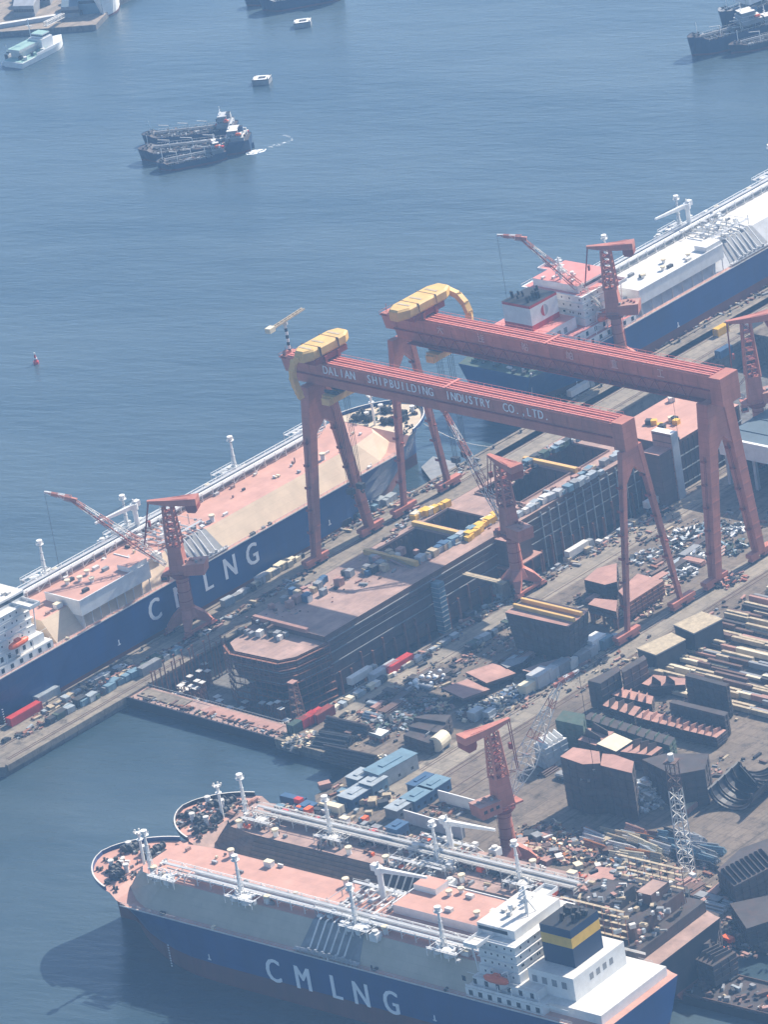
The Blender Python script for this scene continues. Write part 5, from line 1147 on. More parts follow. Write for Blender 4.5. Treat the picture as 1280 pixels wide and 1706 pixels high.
p = U(*Z7(420,845)); single(mk_box('cream',8,1.6,.8,None,'plank_stack')(),'plank_stack','short cream plank stack by the edge of the basin','plank stack',(p.x,p.y,.02),R(88))
for u,v,r_,ks,n,lab in ((690,620,11,['galv','green','dark','dark','grey','steel_brown'],150,'wide bluish field of small parts in the shaded storage'),(800,610,8,['galv','green','dark','dark','steel_brown'],80,'bluish parts heap right of the white plate'),(760,470,7,['green','dark','steel_brown'],80,'dark heap at the edge of the dock road'),(950,490,7,['green','dark','steel_brown','grey'],80,'dark heap before the tilted panels'),(150,740,7,['timber','dark','grey','cream','primer'],120,'brown heap on the corner of the quay'),(60,760,6,['timber','dark','grey'],90,'grey brown heap at the end of the dock gate'),(640,895,5,['white','cream','dark'],60,'pale heap beside the grey office building'),(1080,520,6,['primer','dark','timber'],60,'brown heap in front of the tilted panels'),(1010,1080,5,['grey','dark','orange'],40,'small grey heap behind the blue sheds')):
    p = U(*Z7(u,v)); single(mk_scrap(ks,n,r_,1.8,int(u+v)+1)(),'scrap_heap',lab,'scrap heap',(p.x,p.y,.02),rng.uniform(-.3,.3))
hull_block('white steel plate with a square cut-out on a low stand', [Z7(570,680),Z7(620,690),Z7(640,650),Z7(720,670),Z7(660,710)], 3, 1.6, side='grey', top='white', lines=0)
for i in range(3):
    a = [(820+i*35,700-i*62),(890+i*45,655-i*50),(1110+i*25,690-i*66),(1000+i*60,760-i*75)]
    hull_block('dark stepped hull panel, '+('lowest of the three before the bent grey plate','middle of the three before the bent grey plate','highest of the three before the bent grey plate')[i], [Z7(u,v) for u,v in a], 5+i*1.0, .4, top='steel_dark', posts=False, lines=2)
p = U(*Z7(1060,730)); q = MB(); q.hexa([(-8,-.2,.02),(8,-.2,.02),(8,.2,.02),(-8,.2,.02),(-8,-1.5,6),(8,-1.5,6),(8,-1.1,6),(-8,-1.1,6)],'grey'); single(q,'steel_plate','bent grey steel plate leaning over the dark stepped panels','steel plate',(p.x,p.y,0),R(10))
p = U(*Z7(1090,800)); q = MB(); q.tube((-3.2,0,3.2),(3.2,0,3.2),3.0,'cream',16); q.bx(-2.5,-1.7,-2.4,2.4,.02,1.4,'grey'); q.bx(1.7,2.5,-2.4,2.4,.02,1.4,'grey'); single(q,'storage_tank','cream storage tank on two cradles beside the leaning plate','tank',(p.x,p.y,0),R(10))
for i,(u,v,k,rk,L,W,H,rz,lab) in enumerate(((745,1000,'galv','skyblue',19,8,6,-4,'grey office building with a long blue-grey roof beside the basin'),(520,1060,'skyblue','galv',8,6,4.5,0,'small blue cabin with a grey roof at the basin edge'),(620,1110,'skyblue','galv',8,6.5,5,0,'square blue building with a grey roof by the office'),(490,1175,'blue','galv',11,7,4,0,'low blue building next to the unfinished ship bow'),(930,1200,'blue','skyblue',10,7,4.4,0,'blue shed with a pale roof, nearest the white panel'),(1050,1120,'blue','skyblue',10,7,4.4,0,'blue shed with a pale roof behind its twin'),(950,1080,'blue','blue',10,4,3.5,0,'narrow dark blue shed behind the pair of blue sheds'),(830,1250,'grey','galv',13,6,4,0,'long grey shed between the blue sheds and the ship'))):
    p = U(*Z7(u,v)); o = mk_cabin(k,rk,L,W,H)(); o.name = 'site_building'; o.location = (p.x,p.y,.02); o.rotation_euler = (0,0,R(rz)); tag(o,lab,'building')
def panel(label, a, c, h_):
    A, B = U(*a), U(*c); d = B-A; q = MB(); q.bx(0,d.length,-.25,.25,.02,h_,'white'); 
    for i in range(6): x = .4+i*(d.length-.8)/5; q.bx(x-.15,x+.15,.25,1.6,.02,h_*.8,'grey')
    single(q,'white_panel',label,'panel',(A.x,A.y,0),math.atan2(d.y,d.x))
panel('long white steel panel standing on edge beside the foreground crane', (733,1335), (832,1362), 4.5); panel('long white steel panel standing on edge behind the unfinished ship', (676,1370), (772,1398), 5)
# blocks and stillages along the near quay, left side
for i in range(24):
    u, v = rng.uniform(230,900), 0; v = 1110+(u-230)*.12+rng.uniform(-50,120); k = rng.choice(['grey','timber','dark','galv','skyblue','primer'])
    p = U(*Z7(u,v)); nm = {'galv':'pale grey','skyblue':'pale blue','primer':'pink','timber':'tan'}.get(k,k)
    put('cratec'+k,0,mk_box(k,2.8,2,1.6,None,'crate'),(p.x,p.y,.02),rng.uniform(0,pi),nm+' crate among the sheds between basin and foreground crane','crate','crates among the blue sheds',rng.uniform(.6,1.5))
# containers, lorries and gear on the pier and along the dock
for px,py,k,L,lab in ((41,1196,'red',16,'long red container on the pier below the blue ship'),(79,1165,'galv',11,'grey container on the pier behind the long red one'),(250,1118,'grey',10,'dark grey container on the pier beside the shoring poles'),(1203,556,'yellow',7,'yellow container on the far pier'),(1208,592,'blue',8,'blue container on the far pier near the lowered jib'),(1097,576,'offwhite',13,'off-white container by the far ship below the gantry girder'),(575,868,'lightgrey',13,'light grey container on the pier between the gantry legs'),(1262,478,'skyblue',9,'pale blue container on the far pier at the frame edge'),(1255,545,'grey',10,'grey container on the far pier behind the lowered crane')):
    p = U(px,py); put('cont'+k,L,mk_container(k,L,3.0,3.4),(p.x,p.y,.03),0,lab,'container','containers on the pier')
for px,py,lab in ((970,655,'lorry with an off-white trailer on the pier behind the front girder'),(968,922,'lorry with an off-white trailer at the dock edge below the hull'),(1098,840,'lorry with an off-white trailer parked in shade near the tall slab')):
    p = U(px,py); put('lorry','a',mk_truck('grey'),(p.x,p.y,.03),0,lab,'lorry','lorries on the quays')
for px,py,k,lab in ((203,1113,'white','white car on the pier beside the blue ship'),(188,1122,'dark','dark car on the pier behind the white one'),(345,1055,'offwhite','off-white car on the pier past the crane base'),(470,940,'dark','dark car on the pier near the thick gantry leg'),(10,1235,'dark','dark car at the end of the pier'),(820,1195,'white','white car by the storage bins')):
    p = U(px,py); put('car'+k,0,mk_car(k),(p.x,p.y,.03),rng.uniform(-.2,.2),lab,'car','cars on the quays')
def row(n, a, c, ks, sz, lab, grp, jit=2.2, zz=.02, nm_='crate', cat='crate', z=0, smin=.7, smax=1.5, al=False):
    for i in range(n):
        f = (i+rng.uniform(.1,.9))/n; k = rng.choice(ks); p = U(a[0]+(c[0]-a[0])*f, a[1]+(c[1]-a[1])*f, z); nm = {'galv':'pale grey','skyblue':'pale blue','primer':'pink','timber':'tan','offwhite':'off-white','lightgrey':'light grey','steel_brown':'brown'}.get(k,k)
        put(nm_+k,sz,mk_box(k,*sz,None,nm_),(p.x+rng.uniform(-jit,jit),p.y+rng.uniform(-jit,jit)*.5,z+zz),rng.choice([0,0,0,pi/2])+rng.uniform(-.14,.14),nm+' '+lab,cat,grp,rng.uniform(smin,smax))
row(30,(90,1200),(300,1085),['galv','skyblue','grey','dark','green'],(3.2,2.2,2.0),'crate in the row along the crane rails on the near pier','crates along the pier')
row(22,(70,1190),(215,1105),['grey','timber','dark','galv'],(2.6,1.8,1.4),'crate lying along the ship side of the near pier','crates on the ship side of the pier',1.0)
row(26,(375,1010),(500,930),['grey','timber','dark','galv','cream','lightgrey'],(3.4,2.0,2.0),'crate beside the blue ship between crane and gantry leg','crates beside the blue ship',1.2)
row(20,(540,890),(660,830),['galv','skyblue','grey','dark','green'],(3.2,2.2,2.0),'crate on the pier between the gantry feet','crates between the gantry feet')
row(18,(900,640),(1180,520),['grey','timber','galv','offwhite'],(2.8,2,1.6),'crate along the far pier edge','crates on the far pier',1.5)
row(40,(540,1195),(760,1062),['grey','timber','dark','galv','cream','offwhite'],(2.4,1.6,1.4),'crate along the dock edge beside the road','crates along the dock edge',.8)
row(26,(780,1030),(1100,850),['grey','timber','dark','galv','offwhite'],(2.4,1.6,1.4),'crate along the dock edge beyond the centre crane','crates past the centre crane',.8)
row(24,(780,1085),(880,1020),['grey','green','dark','galv'],(2.6,1.8,1.6),'crate on the yard side of the dock road','crates beside the dock road',1.0)
def mk_plates(k, n, L, W):
    def f():
        q = MB(); rr = random.Random(n)
        for i in range(n): q.box(rr.uniform(-.3,.3),rr.uniform(-.3,.3),.35+i*.22,L*rr.uniform(.8,1),W*rr.uniform(.85,1),.16,k,rr.gauss(0,.03))
        for x in (-L*.3,0,L*.3): q.bx(x-.15,x+.15,-W/2,W/2,0,.26,'timber')
        return q.build('plate_stack')
    return f
def stacks(n, a, c, jx, jy, where, grp):
    for i in range(n):
        f = (i+.5)/n; p = U(a[0]+(c[0]-a[0])*f, a[1]+(c[1]-a[1])*f); k = rng.choice(['steel_dark','grey','steel_brown','primer','galv','steel_dark'])
        nm = {'steel_dark':'dark','steel_brown':'brown','primer':'pink','galv':'pale grey'}.get(k,k); loc = (p.x+rng.uniform(-jx,jx),p.y+rng.uniform(-jy,jy),.03)
        if i % 3: put('plates'+k,0,mk_plates(k,7,9,3.2),loc,rng.choice([0,0,pi/2])+rng.gauss(0,.04),nm+' stack of steel plates '+where,'plate stack','plate stacks '+grp,rng.uniform(.7,1.3))
        else: put('tubes'+k,0,mk_pipes(k,6,10,.4,'pipe_bundle'),loc,rng.choice([0,0,pi/2])+rng.gauss(0,.04),nm+' bundle of pipes '+where,'pipe bundle','pipe bundles '+grp,rng.uniform(.7,1.2))
stacks(26,(1000,1000),(1200,905),6,9,'in the shaded stock between the gantries','between the gantries')
stacks(24,(590,1215),(740,1120),5,8,'in the storage left of the tilted pink panels','left of the tilted panels')
stacks(18,(840,1110),(960,1050),5,5,'on the ground around the flared dark block','around the flared block')
stacks(26,(1010,1490),(1240,1500),8,9,'on the dark near corner of the quay','on the near quay corner')
stacks(18,(930,1290),(1180,1200),8,6,'among the open pink blocks','among the open blocks')
# gear on the deck of the vessel in the dock
row(40,(470,1010),(665,930),['dark','blue','grey','timber','primer','offwhite'],(2.6,2.4,2.6),'equipment box on the pink deck of the hull in dock','equipment boxes on the pink deck',11,.02,'equipment_box','equipment box',14,.7,1.2)
row(8,(400,1055),(480,1065),['dark','grey','offwhite'],(2.4,2,2.2),'equipment box on the low end deck of the hull in dock','equipment boxes on the end deck',2,.02,'equipment_box','equipment box',11.5,.7,1.1)
row(26,(700,938),(800,880),['skyblue','galv','lightgrey','timber','blue'],(3.0,2.2,2.2),'equipment box along the near side of the open holds','equipment boxes beside the holds',1.2,.02,'equipment_box','equipment box',14,.8,1.3,True)
row(18,(780,900),(825,862),['yellow','yellow','cream'],(2.8,2.2,2.2),'equipment box in the cluster behind the centre crane','yellow boxes behind the centre crane',2.2,.02,'equipment_box','equipment box',14,.8,1.2)
row(16,(690,865),(745,845),['yellow','yellow','cream','skyblue'],(2.8,2.2,2.2),'equipment box on the far side of the middle hold','yellow boxes beyond the holds',1.6,.02,'equipment_box','equipment box',14,.8,1.2)
row(30,(860,862),(1000,790),['galv','lightgrey','skyblue','grey','offwhite'],(2.8,2.2,2.0),'equipment box along the near side of the far holds','equipment boxes beside the far holds',1.8,.02,'equipment_box','equipment box',14,.7,1.3)
row(26,(850,790),(960,735),['galv','dark','skyblue','grey','offwhite','green'],(2.8,2.2,2.0),'equipment box on the far edge of the hull deck','equipment boxes on the far deck edge',1.8,.02,'equipment_box','equipment box',14,.7,1.3)
row(16,(960,800),(1060,745),['galv','timber','skyblue','grey','offwhite','primer'],(2.8,2.2,2.0),'equipment box behind the slender gantry leg','equipment boxes at the far end of the deck',2.2,.02,'equipment_box','equipment box',14,.7,1.3)
# gear on the unfinished ship
for px,py,k,rk,lab in ((510,1345,'blue','blue','blue cabin on the foredeck of the unfinished ship'),(665,1395,'blue','blue','blue cabin amidships on the unfinished ship')):
    p = U(px,py,24); o = mk_cabin(k,rk,6,5,5)(); o.location = (p.x,p.y,23.75 if px > 600 else 19.6); tag(o,lab,'site cabin')
for px,py,k,L,lab in ((490,1338,'blue',10,'blue container on the foredeck of the unfinished ship'),(557,1368,'cream',9,'cream container on the deck of the unfinished ship')):
    p = U(px,py,20); put('cont'+k,L,mk_container(k,L,2.8,3),(p.x,p.y,19.6 if px<500 else 23.75),R(92),lab,'container')
row(40,(480,1345),(760,1425),['dark','grey','timber','primer','orange','offwhite','skyblue','red'],(2.6,1.8,1.6),'crate on the cluttered deck of the unfinished ship','crates on the unfinished ship',5,.02,'deck_crate','crate',23.75,.5,1.3)
row(26,(770,1430),(960,1490),['dark','grey','timber','primer','orange','offwhite'],(2.6,1.8,1.6),'crate on the aft deck of the unfinished ship','crates on the aft deck',5,.02,'deck_crate','crate',23.75,.5,1.3)

# loose small stuff strewn over the working areas, too fine to count
def debris(name, zones, seed, ks, zmax=.9, smin=.25, smax=1.6):
    rr = random.Random(seed); q = MB()
    for (u0,v0,u1,v1,wd,n,z) in zones:
        for i in range(n):
            f = rr.random(); p = U(u0+(u1-u0)*f+rr.uniform(-wd,wd), v0+(v1-v0)*f+rr.uniform(-wd,wd)*.6, z); s = smin+(smax-smin)*rr.random()**2
            q.box(p.x,p.y,z+.03+s*.25,s*rr.choice([1,1,2.5]),s*.7,min(zmax,s*.6),rr.choice(ks),rr.choice([0,0,pi/2])+rr.gauss(0,.18))
    o = q.build(name); o['kind'] = 'stuff'; return o
DK = ['dark','steel_dark','steel_brown','grey','scaffold','timber','steel_brown','primer','black']
debris('yard_debris', ((760,1110,980,1000,22,275,0),(600,1230,760,1110,40,440,0),(560,1210,700,1190,30,220,0),(820,1200,1030,1080,14,165,0),(1000,1010,1190,900,30,385,0),(1040,900,1280,860,30,220,0),(920,1260,1200,1180,45,495,0),(1040,1340,1240,1280,40,165,0),(870,1400,1150,1420,40,495,0),(1000,1470,1250,1480,60,385,0),(560,1320,760,1350,25,275,0),(1130,1560,1280,1560,60,330,0),(940,1150,1250,1000,20,165,0)), 5, DK)
debris('quay_debris', ((30,1230,520,950,7,600,0),(60,1195,330,1060,7,300,0),(540,900,800,770,9,300,0),(880,690,1280,480,12,400,0),(520,1200,760,1060,8,400,0),(760,1050,1130,840,8,400,0),(240,1160,600,1260,7,260,-.6)), 6, DK+['galv'])
debris('deck_debris', ((420,1050,640,940,28,90,14),(690,940,1000,780,7,250,14),(640,905,700,850,8,120,14),(830,820,930,740,8,200,14),(480,1350,930,1480,24,900,23.75),(300,1370,420,1340,16,160,19.6),(1020,1490,1130,1500,18,160,13.2)), 7, DK+['galv','primer'], 1.2)
# extra stock, darker and finer, between the blocks
hull_block('dark hull block with a rusty top at the right end of the near quay', [Z9(880,880),Z9(1000,820),Z9(1130,870),Z9(1020,940)], 8, .4, top='steel_dark', posts=False, lines=3, fins=6)
q = MB(); q.prism([(-60,-9),(60,-9),(64,-6),(64,6),(60,9),(-60,9)], -1, 3.2, 'hull_black', 'steel_dark'); q.bx(-58,58,-8.6,-8.3,3.2,4,'steel_brown'); q.bx(-58,58,8.3,8.6,3.2,4,'steel_brown')
rr = random.Random(4)
for i in range(150): q.box(rr.uniform(-56,56),rr.uniform(-7,7),3.6,rr.uniform(.6,4),rr.uniform(.5,2),rr.uniform(.4,2.2),rr.choice(DK+['grey','galv','orange','offwhite']),rr.uniform(0,pi))
p = U(1215,1650,-1); single(q, 'filler_barge', 'added dark barge with scrap, darkening the corner behind the stern of the foreground ship', 'barge', (p.x,p.y,WZ), R(94))  # barge added to keep this corner of the water dark
# scaffolding round the near end of the hull in dock
q = MB(); E = [(-118,-84),(-133.5,-81.6),(-139,-77),(-140.5,-53.5),(-136,-45.5)]
for a, c in zip(E, E[1:]):
    A, C_ = V((*a,0)), V((*c,0)); n_ = max(2,int((C_-A).length/2.6))
    for i in range(n_+1):
        x = A.lerp(C_, i/n_); q.tube((x.x,x.y,-12),(x.x,x.y,12.6),.11,'scaffold',4)
    for z in range(-10,13,3): q.bar((*a,z),(*c,z),.9,.12,'scaffold'); q.bar((*a,z+1),(*c,z+1),.08,.08,'scaffold')
single(q, 'scaffolding', 'brown scaffolding wrapped round the near end of the hull in dock', 'scaffolding')
# bollards along the quays
def mk_boll():
    q = MB(); q.cyl(0,0,0,.9,.42,'dark',10); q.cyl(0,0,.9,1.15,.62,'dark',10); q.cyl(0,0,-.02,.12,.75,'grey',10); return q.build('bollard')
for i in range(34):
    x = -222+i*17; put('bollard',0,mk_boll,(x,.4,.05),0,'dark bollard at the ship side edge of the long pier','bollard','bollards along the pier')
for i in range(8): put('bollard',0,mk_boll,(-206,-168-i*18,.05),0,'dark bollard at the quay edge beside the unfinished ship','bollard','bollards on the near quay')
def line(a, c, lab):
    A, C_ = V(a), V(c); q = MB(); P = [(A.lerp(C_,i/10)-A)-V((0,0,2.2*sin(pi*i/10))) for i in range(11)]; q.path(P,.13,'offwhite',4); single(q,'mooring_line',lab,'mooring line',a)
line((-228,6,9),(-206,.4,1),'pale mooring line from the blue ship down to the end of the pier'); line((49,20,15),(66,.4,1),'pale mooring line from the bow of the blue ship to the pier'); line((104,10,11),(90,.4,1),'pale mooring line from the stern of the pink-bridged ship to the pier')
# people at work
def mk_person(k, hk, pose):
    def f():
        me = bpy.data.meshes.new('person'); a = .22*pose
        v = [(0,0,.95),(0,0,1.2),(0,0,1.42),(0,0,1.56),(0,0,1.70),(0,.1,.9),(a,.12,.5),(-a*.3,.12,.06),(a*.3,.12,.03),(0,-.1,.9),(-a,-.12,.5),(-a*1.8,-.12,.08),(-a*1.2,-.12,.03),(0,.2,1.4),(-a*.5,.27,1.12),(a*.6,.27,.88),(0,-.2,1.4),(a*.5,-.27,1.12),(a*1.3,-.25,.9)]
        e = [(0,1),(1,2),(2,3),(3,4),(0,5),(5,6),(6,7),(7,8),(0,9),(9,10),(10,11),(11,12),(2,13),(13,14),(14,15),(2,16),(16,17),(17,18)]
        r_ = [.15,.16,.16,.065,.11,.1,.075,.06,.07,.1,.075,.06,.07,.075,.055,.045,.075,.055,.045]
        me.from_pydata(v, e, []); o = bpy.data.objects.new('person', me); sc.collection.objects.link(o); me.materials.append(MATS[k])
        sk = o.modifiers.new('skin','SKIN'); sk.use_smooth_shade = True; o.modifiers.new('sub','SUBSURF').levels = 1
        for i, x in enumerate(me.skin_vertices[0].data): x.radius = (r_[i],r_[i]*.9); x.use_root = i == 0
        m2 = bpy.data.meshes.new_from_object(o.evaluated_get(bpy.context.evaluated_depsgraph_get())); o.modifiers.clear(); o.data = m2
        hm_ = MB(); hm_.loft([[(.14*c*cos(R(q)),.14*c*sin(R(q)),z) for q in range(0,360,45)] for c,z in ((1.05,1.72),(1,1.77),(.7,1.83),(.15,1.86))],hk); hm_.build('helmet', o); return o
    return f
for i,(px,py,k,hk,lab) in enumerate(((771,1060,'overall','yellow','person in dark overalls and a yellow helmet walking on the dock road'),(1110,866,'overall','white','person in blue overalls standing on the shaded road beyond the gantry leg'),(1122,864,'dark','white','person in dark clothes beside a colleague on the shaded road'),(1063,893,'dark','yellow','person in dark clothes with a yellow helmet on the road under the leg'),(260,1090,'overall','yellow','person in blue overalls on the pier behind the crane'),(985,1330,'dark','white','person in dark clothes alone on the empty yard ground'))):
    p = U(px,py); o = mk_person(k,hk,1 if i%2==0 else .35)(); o.location = (p.x,p.y,.03); o.rotation_euler = (0,0,i*1.3); tag(o,lab,'person')
# ================================================================ vessels and floats on the open water
def small_tanker(label, loc, rz, L, B, D, hull, deck, housek, roofk, seed, group=None, housex=(.04,.2), hz=1.0):
    rr = random.Random(seed); pk_ = 'grey' if hz < 1 else 'lightgrey'; t = thing('tanker', label, 'tanker', loc, R(rz), group); hb = B/2; h = MB()
    yd = lambda s: hb*(.8+.2*min(1,s/.06)) if s < .8 else hb*max(0,1-((s-.8)/.2)**2)**.7
    yw = lambda s: hb*(.5+.5*min(1,s/.1)) if s < .75 else hb*max(.03,1-((s-.75)/.21)**1.8) if s < .95 else hb*.03
    zd = lambda s: D*(1+.35*sstep(.84,.9,s)+.3*(1-sstep(.16,.2,s)))
    S = [0,.03,.08,.16,.165,.2,.4,.6,.75,.82,.87,.9,.93,.96,.98,.99,1]
    for side in (-1,1):
        for a, c in zip(S,S[1:]):
            za, zc = zd(a), zd(c); q = []
            for z0, z1 in ((-1,1.0),(1.0,None)):
                f = lambda s, z: (L*(s if s < .75 else .75+(s-.75)*(.9+.1*max(0,z)/zd(s))), side*(yw(s)+(yd(s)-yw(s))*max(0,z)/zd(s)), z)
                A, B_, C_, D_ = f(a,z0), f(c,z0), f(c,z1 if z1 else zc), f(a,z1 if z1 else za)
                h.add([A,B_,C_,D_],[(0,1,2,3) if side<0 else (3,2,1,0)],'boot_red' if z1 else hull)
    h.add([(0,-yw(0),-1),(0,yw(0),-1),(0,yd(0),zd(0)),(0,-yd(0),zd(0))],[(3,2,1,0)],hull)
    for a, c in zip(S,S[1:]): h.add([(L*a,-yd(a),zd(a)-.3),(L*c,-yd(c),zd(c)-.3),(L*c,yd(c),zd(c)-.3),(L*a,yd(a),zd(a)-.3)],[(0,1,2,3)],deck)
    h.build('hull', t)
    k = MB()
    for y in (-.9,0,.9): k.tube((L*.2,y,D+1.1),(L*.86,y,D+1.1),.2,pk_,5)
    for i in range(16): x = L*(.2+.64*i/15); k.bx(x-.1,x+.1,-1.3,1.3,D+.8,D+.95,pk_); k.bx(x-.1,x+.1,-.1,.1,D-.3,D+.9,pk_)
    k.bx(L*.2,L*.88,-.4,.4,D+1.7,D+1.8,pk_); k.build('pipe_rack', t)
    for i in range(3):
        k = MB(); x = L*(.3+.2*i); k.cyl(x,hb*.4,D-.3,D+5,.22,'offwhite',6); k.bar((x,hb*.4,D+4.8),(x+L*.1,hb*.4,D+5.6),.3,.3,'offwhite'); k.build('derrick', t)
    for i in range(10): k = MB(); x, y = L*rr.uniform(.22,.8), hb*rr.uniform(-.75,.75); k.cyl(x,y,D-.3,D+.6,.5,'grey',8); k.build('tank_hatch', t)
    k = MB()
    for i in range(90): k.box(L*rr.uniform(.2,.86),hb*rr.uniform(-.85,.85),D+rr.uniform(-.1,.5),rr.uniform(.4,2.6),rr.uniform(.2,.9),rr.uniform(.3,1.0),rr.choice(['dark','grey','steel_brown','lightgrey','dark']),rr.choice([0,pi/2]))
    for i in range(5): y = hb*(-.75+i*.37); k.tube((L*.22,y,D+.2),(L*.84,y,D+.2),.13,'grey',4)
    k.build('deck_fittings', t)
    k = MB()
    for i in range(26): k.box(L*rr.uniform(.01,.2),hb*rr.uniform(-.8,.8),D*1.3+rr.uniform(0,5.5*hz),rr.uniform(.4,2),rr.uniform(.3,1.2),rr.uniform(.3,1.4),rr.choice(['dark','grey','offwhite','white','steel_brown','red']),rr.uniform(0,pi))
    k.build('house_fittings', t)
    k = MB()
    for side in (-1,1):
        k.bx(L*.18,L*.84,side*(hb-.1)-.05,side*(hb-.1)+.05,D+.8,D+.9,'offwhite')
        for i in range(20): x = L*(.18+.66*i/19); k.bx(x-.04,x+.04,side*(hb-.1)-.04,side*(hb-.1)+.04,D-.3,D+.9,'offwhite')
    k.build('railing', t)
    a = MB(); z = D*1.3; x0, x1 = L*housex[0], L*housex[1]
    a.bx(x0,x1,-hb*.82,hb*.82,z-.3,z+2.6*hz,housek,roofk); a.bx(x0+1,x1-.5,-hb*.7,hb*.7,z+2.61*hz,z+5.2*hz,housek,roofk); a.bx(x0+L*.05,x1-.8,-hb*.6,hb*.6,z+5.21*hz,z+7.8*hz,housek,roofk); ao = a.build('deckhouse', t)
    g = MB(); g.bx(x1-.84,x1-.74,-hb*.55,hb*.55,z+6.2*hz,z+7.2*hz,'glass'); 
    for i in range(5):
        for side in (-1,1): g.bx(x0+1.4+i*1.2,x0+2+i*1.2,side*hb*.7-.04,side*hb*.7+.04,z+3.6*hz,z+4.4*hz,'glass')
    g.build('window_band', ao)
    f = MB(); f.bx(x0+.6,x0+2.6,-1.1,1.1,z+5.2*hz,z+9*hz,roofk if roofk!='offwhite' else 'blue','black'); f.build('funnel', t)
    m = MB(); m.cyl(x1-2,0,z+7.8*hz,z+14*hz,.2,'white',6); m.bx(x1-2.1,x1-1.9,-1.4,1.4,z+11*hz,z+11.2*hz,'white'); m.bx(x1-2.4,x1-1.6,-.9,.9,z+9.4*hz,z+9.6*hz,'white'); m.cyl(L*.9,0,zd(.9),zd(.9)+6,.16,'white',6); m.build('mast', t)
    b_ = MB(); rr2 = [(x0+1,.2),(x0+1.6,.7),(x0+3.4,.7),(x0+4,.2)]; b_.loft([[(x,hb*.75+w_*cos(R(c)),z+3.2+w_*sin(R(c))) for c in range(0,360,60)] for x,w_ in rr2],'orange'); b_.build('lifeboat', t)
    for i in range(4): k = MB(); x, y = L*(.88+.02*i), hb*(.25 if i%2 else -.25); k.tube((x,y-.7,zd(.9)+.3),(x,y+.7,zd(.9)+.3),.5,'dark',8); k.build('winch', t)
    return t
def at(px, py): p = U(px,py,WZ); return (p.x,p.y,WZ)
GT = 'tankers rafted together on open water'
def between(stern, bow): s, b_ = U(*stern,WZ), U(*bow,WZ); d = b_-s; return (s.x,s.y,WZ), math.degrees(math.atan2(d.y,d.x)), d.length
l, a, n = between((420,247),(232,268)); small_tanker('dark tanker with the highest stern, middle of the rafted three', l, a, n, 14, 5, 'hull_navy', 'steel_dark', 'grey', 'offwhite', 1, GT, hz=.62)
l, a, n = between((398,222),(238,240)); small_tanker('dark tanker farthest from the camera in the raft of three', l, a, n, 12, 4, 'hull_navy', 'steel_dark', 'grey', 'lightgrey', 2, GT, hz=.7)
l, a, n = between((378,261),(262,284)); small_tanker('low dark tanker with a white bow fitting, nearest in the raft of three', l, a, n, 12, 3.4, 'hull_navy', 'steel_dark', 'grey', 'offwhite', 3, GT, hz=.6)
def tug(label, px, rz, L, hullk, deckk, cat='tugboat'):
    t = thing('tugboat', label, cat, at(*px), R(rz)); B = L*.3; h = MB(); S = [0,.1,.5,.75,.9,.97,1]
    yy = lambda s: B/2*(.9 if s<.1 else 1) if s < .6 else B/2*max(.02,1-((s-.6)/.4)**2.2)
    h.loft([[(L*(s-.5),-yy(s)*.7,-.8),(L*(s-.5),yy(s)*.7,-.8),(L*(s-.5),yy(s),1.6+s*s*1.2),(L*(s-.5),-yy(s),1.6+s*s*1.2)] for s in S],hullk); h.build('hull', t)
    d = MB(); d.bx(-L*.4,L*.22,-B*.38,B*.38,1.85,2.1,deckk); d.build('deck', t)
    c = MB(); c.bx(-L*.1,L*.2,-B*.32,B*.32,2.1,4.2,'offwhite',deckk); c.bx(0,L*.14,-B*.24,B*.24,4.2,6.2,'white','teal'); co_ = c.build('wheelhouse', t)
    g = MB(); g.bx(-.04,L*.14+.04,-B*.24-.04,B*.24+.04,5.0,5.8,'glass'); g.build('window_band', co_)
    m = MB(); m.cyl(-L*.02,0,6.2,9.5,.12,'white',6); m.cyl(-L*.16,B*.15,2.1,5,.45,'black',8); m.cyl(-L*.16,-B*.15,2.1,5,.45,'black',8); m.build('mast', t)
    return t
tug('small green-decked tug alongside the stern of the rafted tankers', (396,252), -33, 17, 'hull_navy', 'teal')
def flat_patch(name, label, cat, pts, k, z):
    q = MB(); P = [U(a,b_,z) for a, b_ in pts]; c = sum(P, V((0,0,0)))/len(P); q.add([(p.x-c.x,p.y-c.y,0) for p in P],[tuple(range(len(P)))],k); o = q.build(name); o.location = (c.x,c.y,z); return o
m = bpy.data.materials.new('foam'); m.use_nodes = True; n_ = m.node_tree; bs = n_.nodes['Principled BSDF']; bs.inputs['Base Color'].default_value = (.8,.83,.85,1); bs.inputs['Roughness'].default_value = .9
tx = n_.nodes.new('ShaderNodeTexNoise'); tx.inputs['Scale'].default_value = .55; tx.inputs['Detail'].default_value = 6; g_ = n_.nodes.new('ShaderNodeNewGeometry'); n_.links.new(g_.outputs['Position'], tx.inputs[0])
r_ = n_.nodes.new('ShaderNodeMapRange'); r_.inputs[1].default_value = .4; r_.inputs[2].default_value = .55; n_.links.new(tx.outputs[0], r_.inputs[0]); n_.links.new(r_.outputs[0], bs.inputs['Alpha']); MATS['foam'] = m
m2 = m.copy(); m2.name = 'foam_thick'; m2.node_tree.nodes['Map Range'].inputs[1].default_value = .36; m2.node_tree.nodes['Map Range'].inputs[2].default_value = .6; MATS['foam_thick'] = m2
r_.inputs[1].default_value = .5; r_.inputs[2].default_value = .75
o = flat_patch('wake_foam', '', '', [(409,254),(425,249),(444,248),(441,252),(424,257),(411,258)], 'foam_thick', WZ+.05); o['kind'] = 'stuff'
o = flat_patch('wake_foam', '', '', [(446,243),(462,239),(478,236),(484,232),(476,227),(468,225),(480,225),(489,232),(482,238),(464,243),(448,247)], 'foam', WZ+.05); o['kind'] = 'stuff'
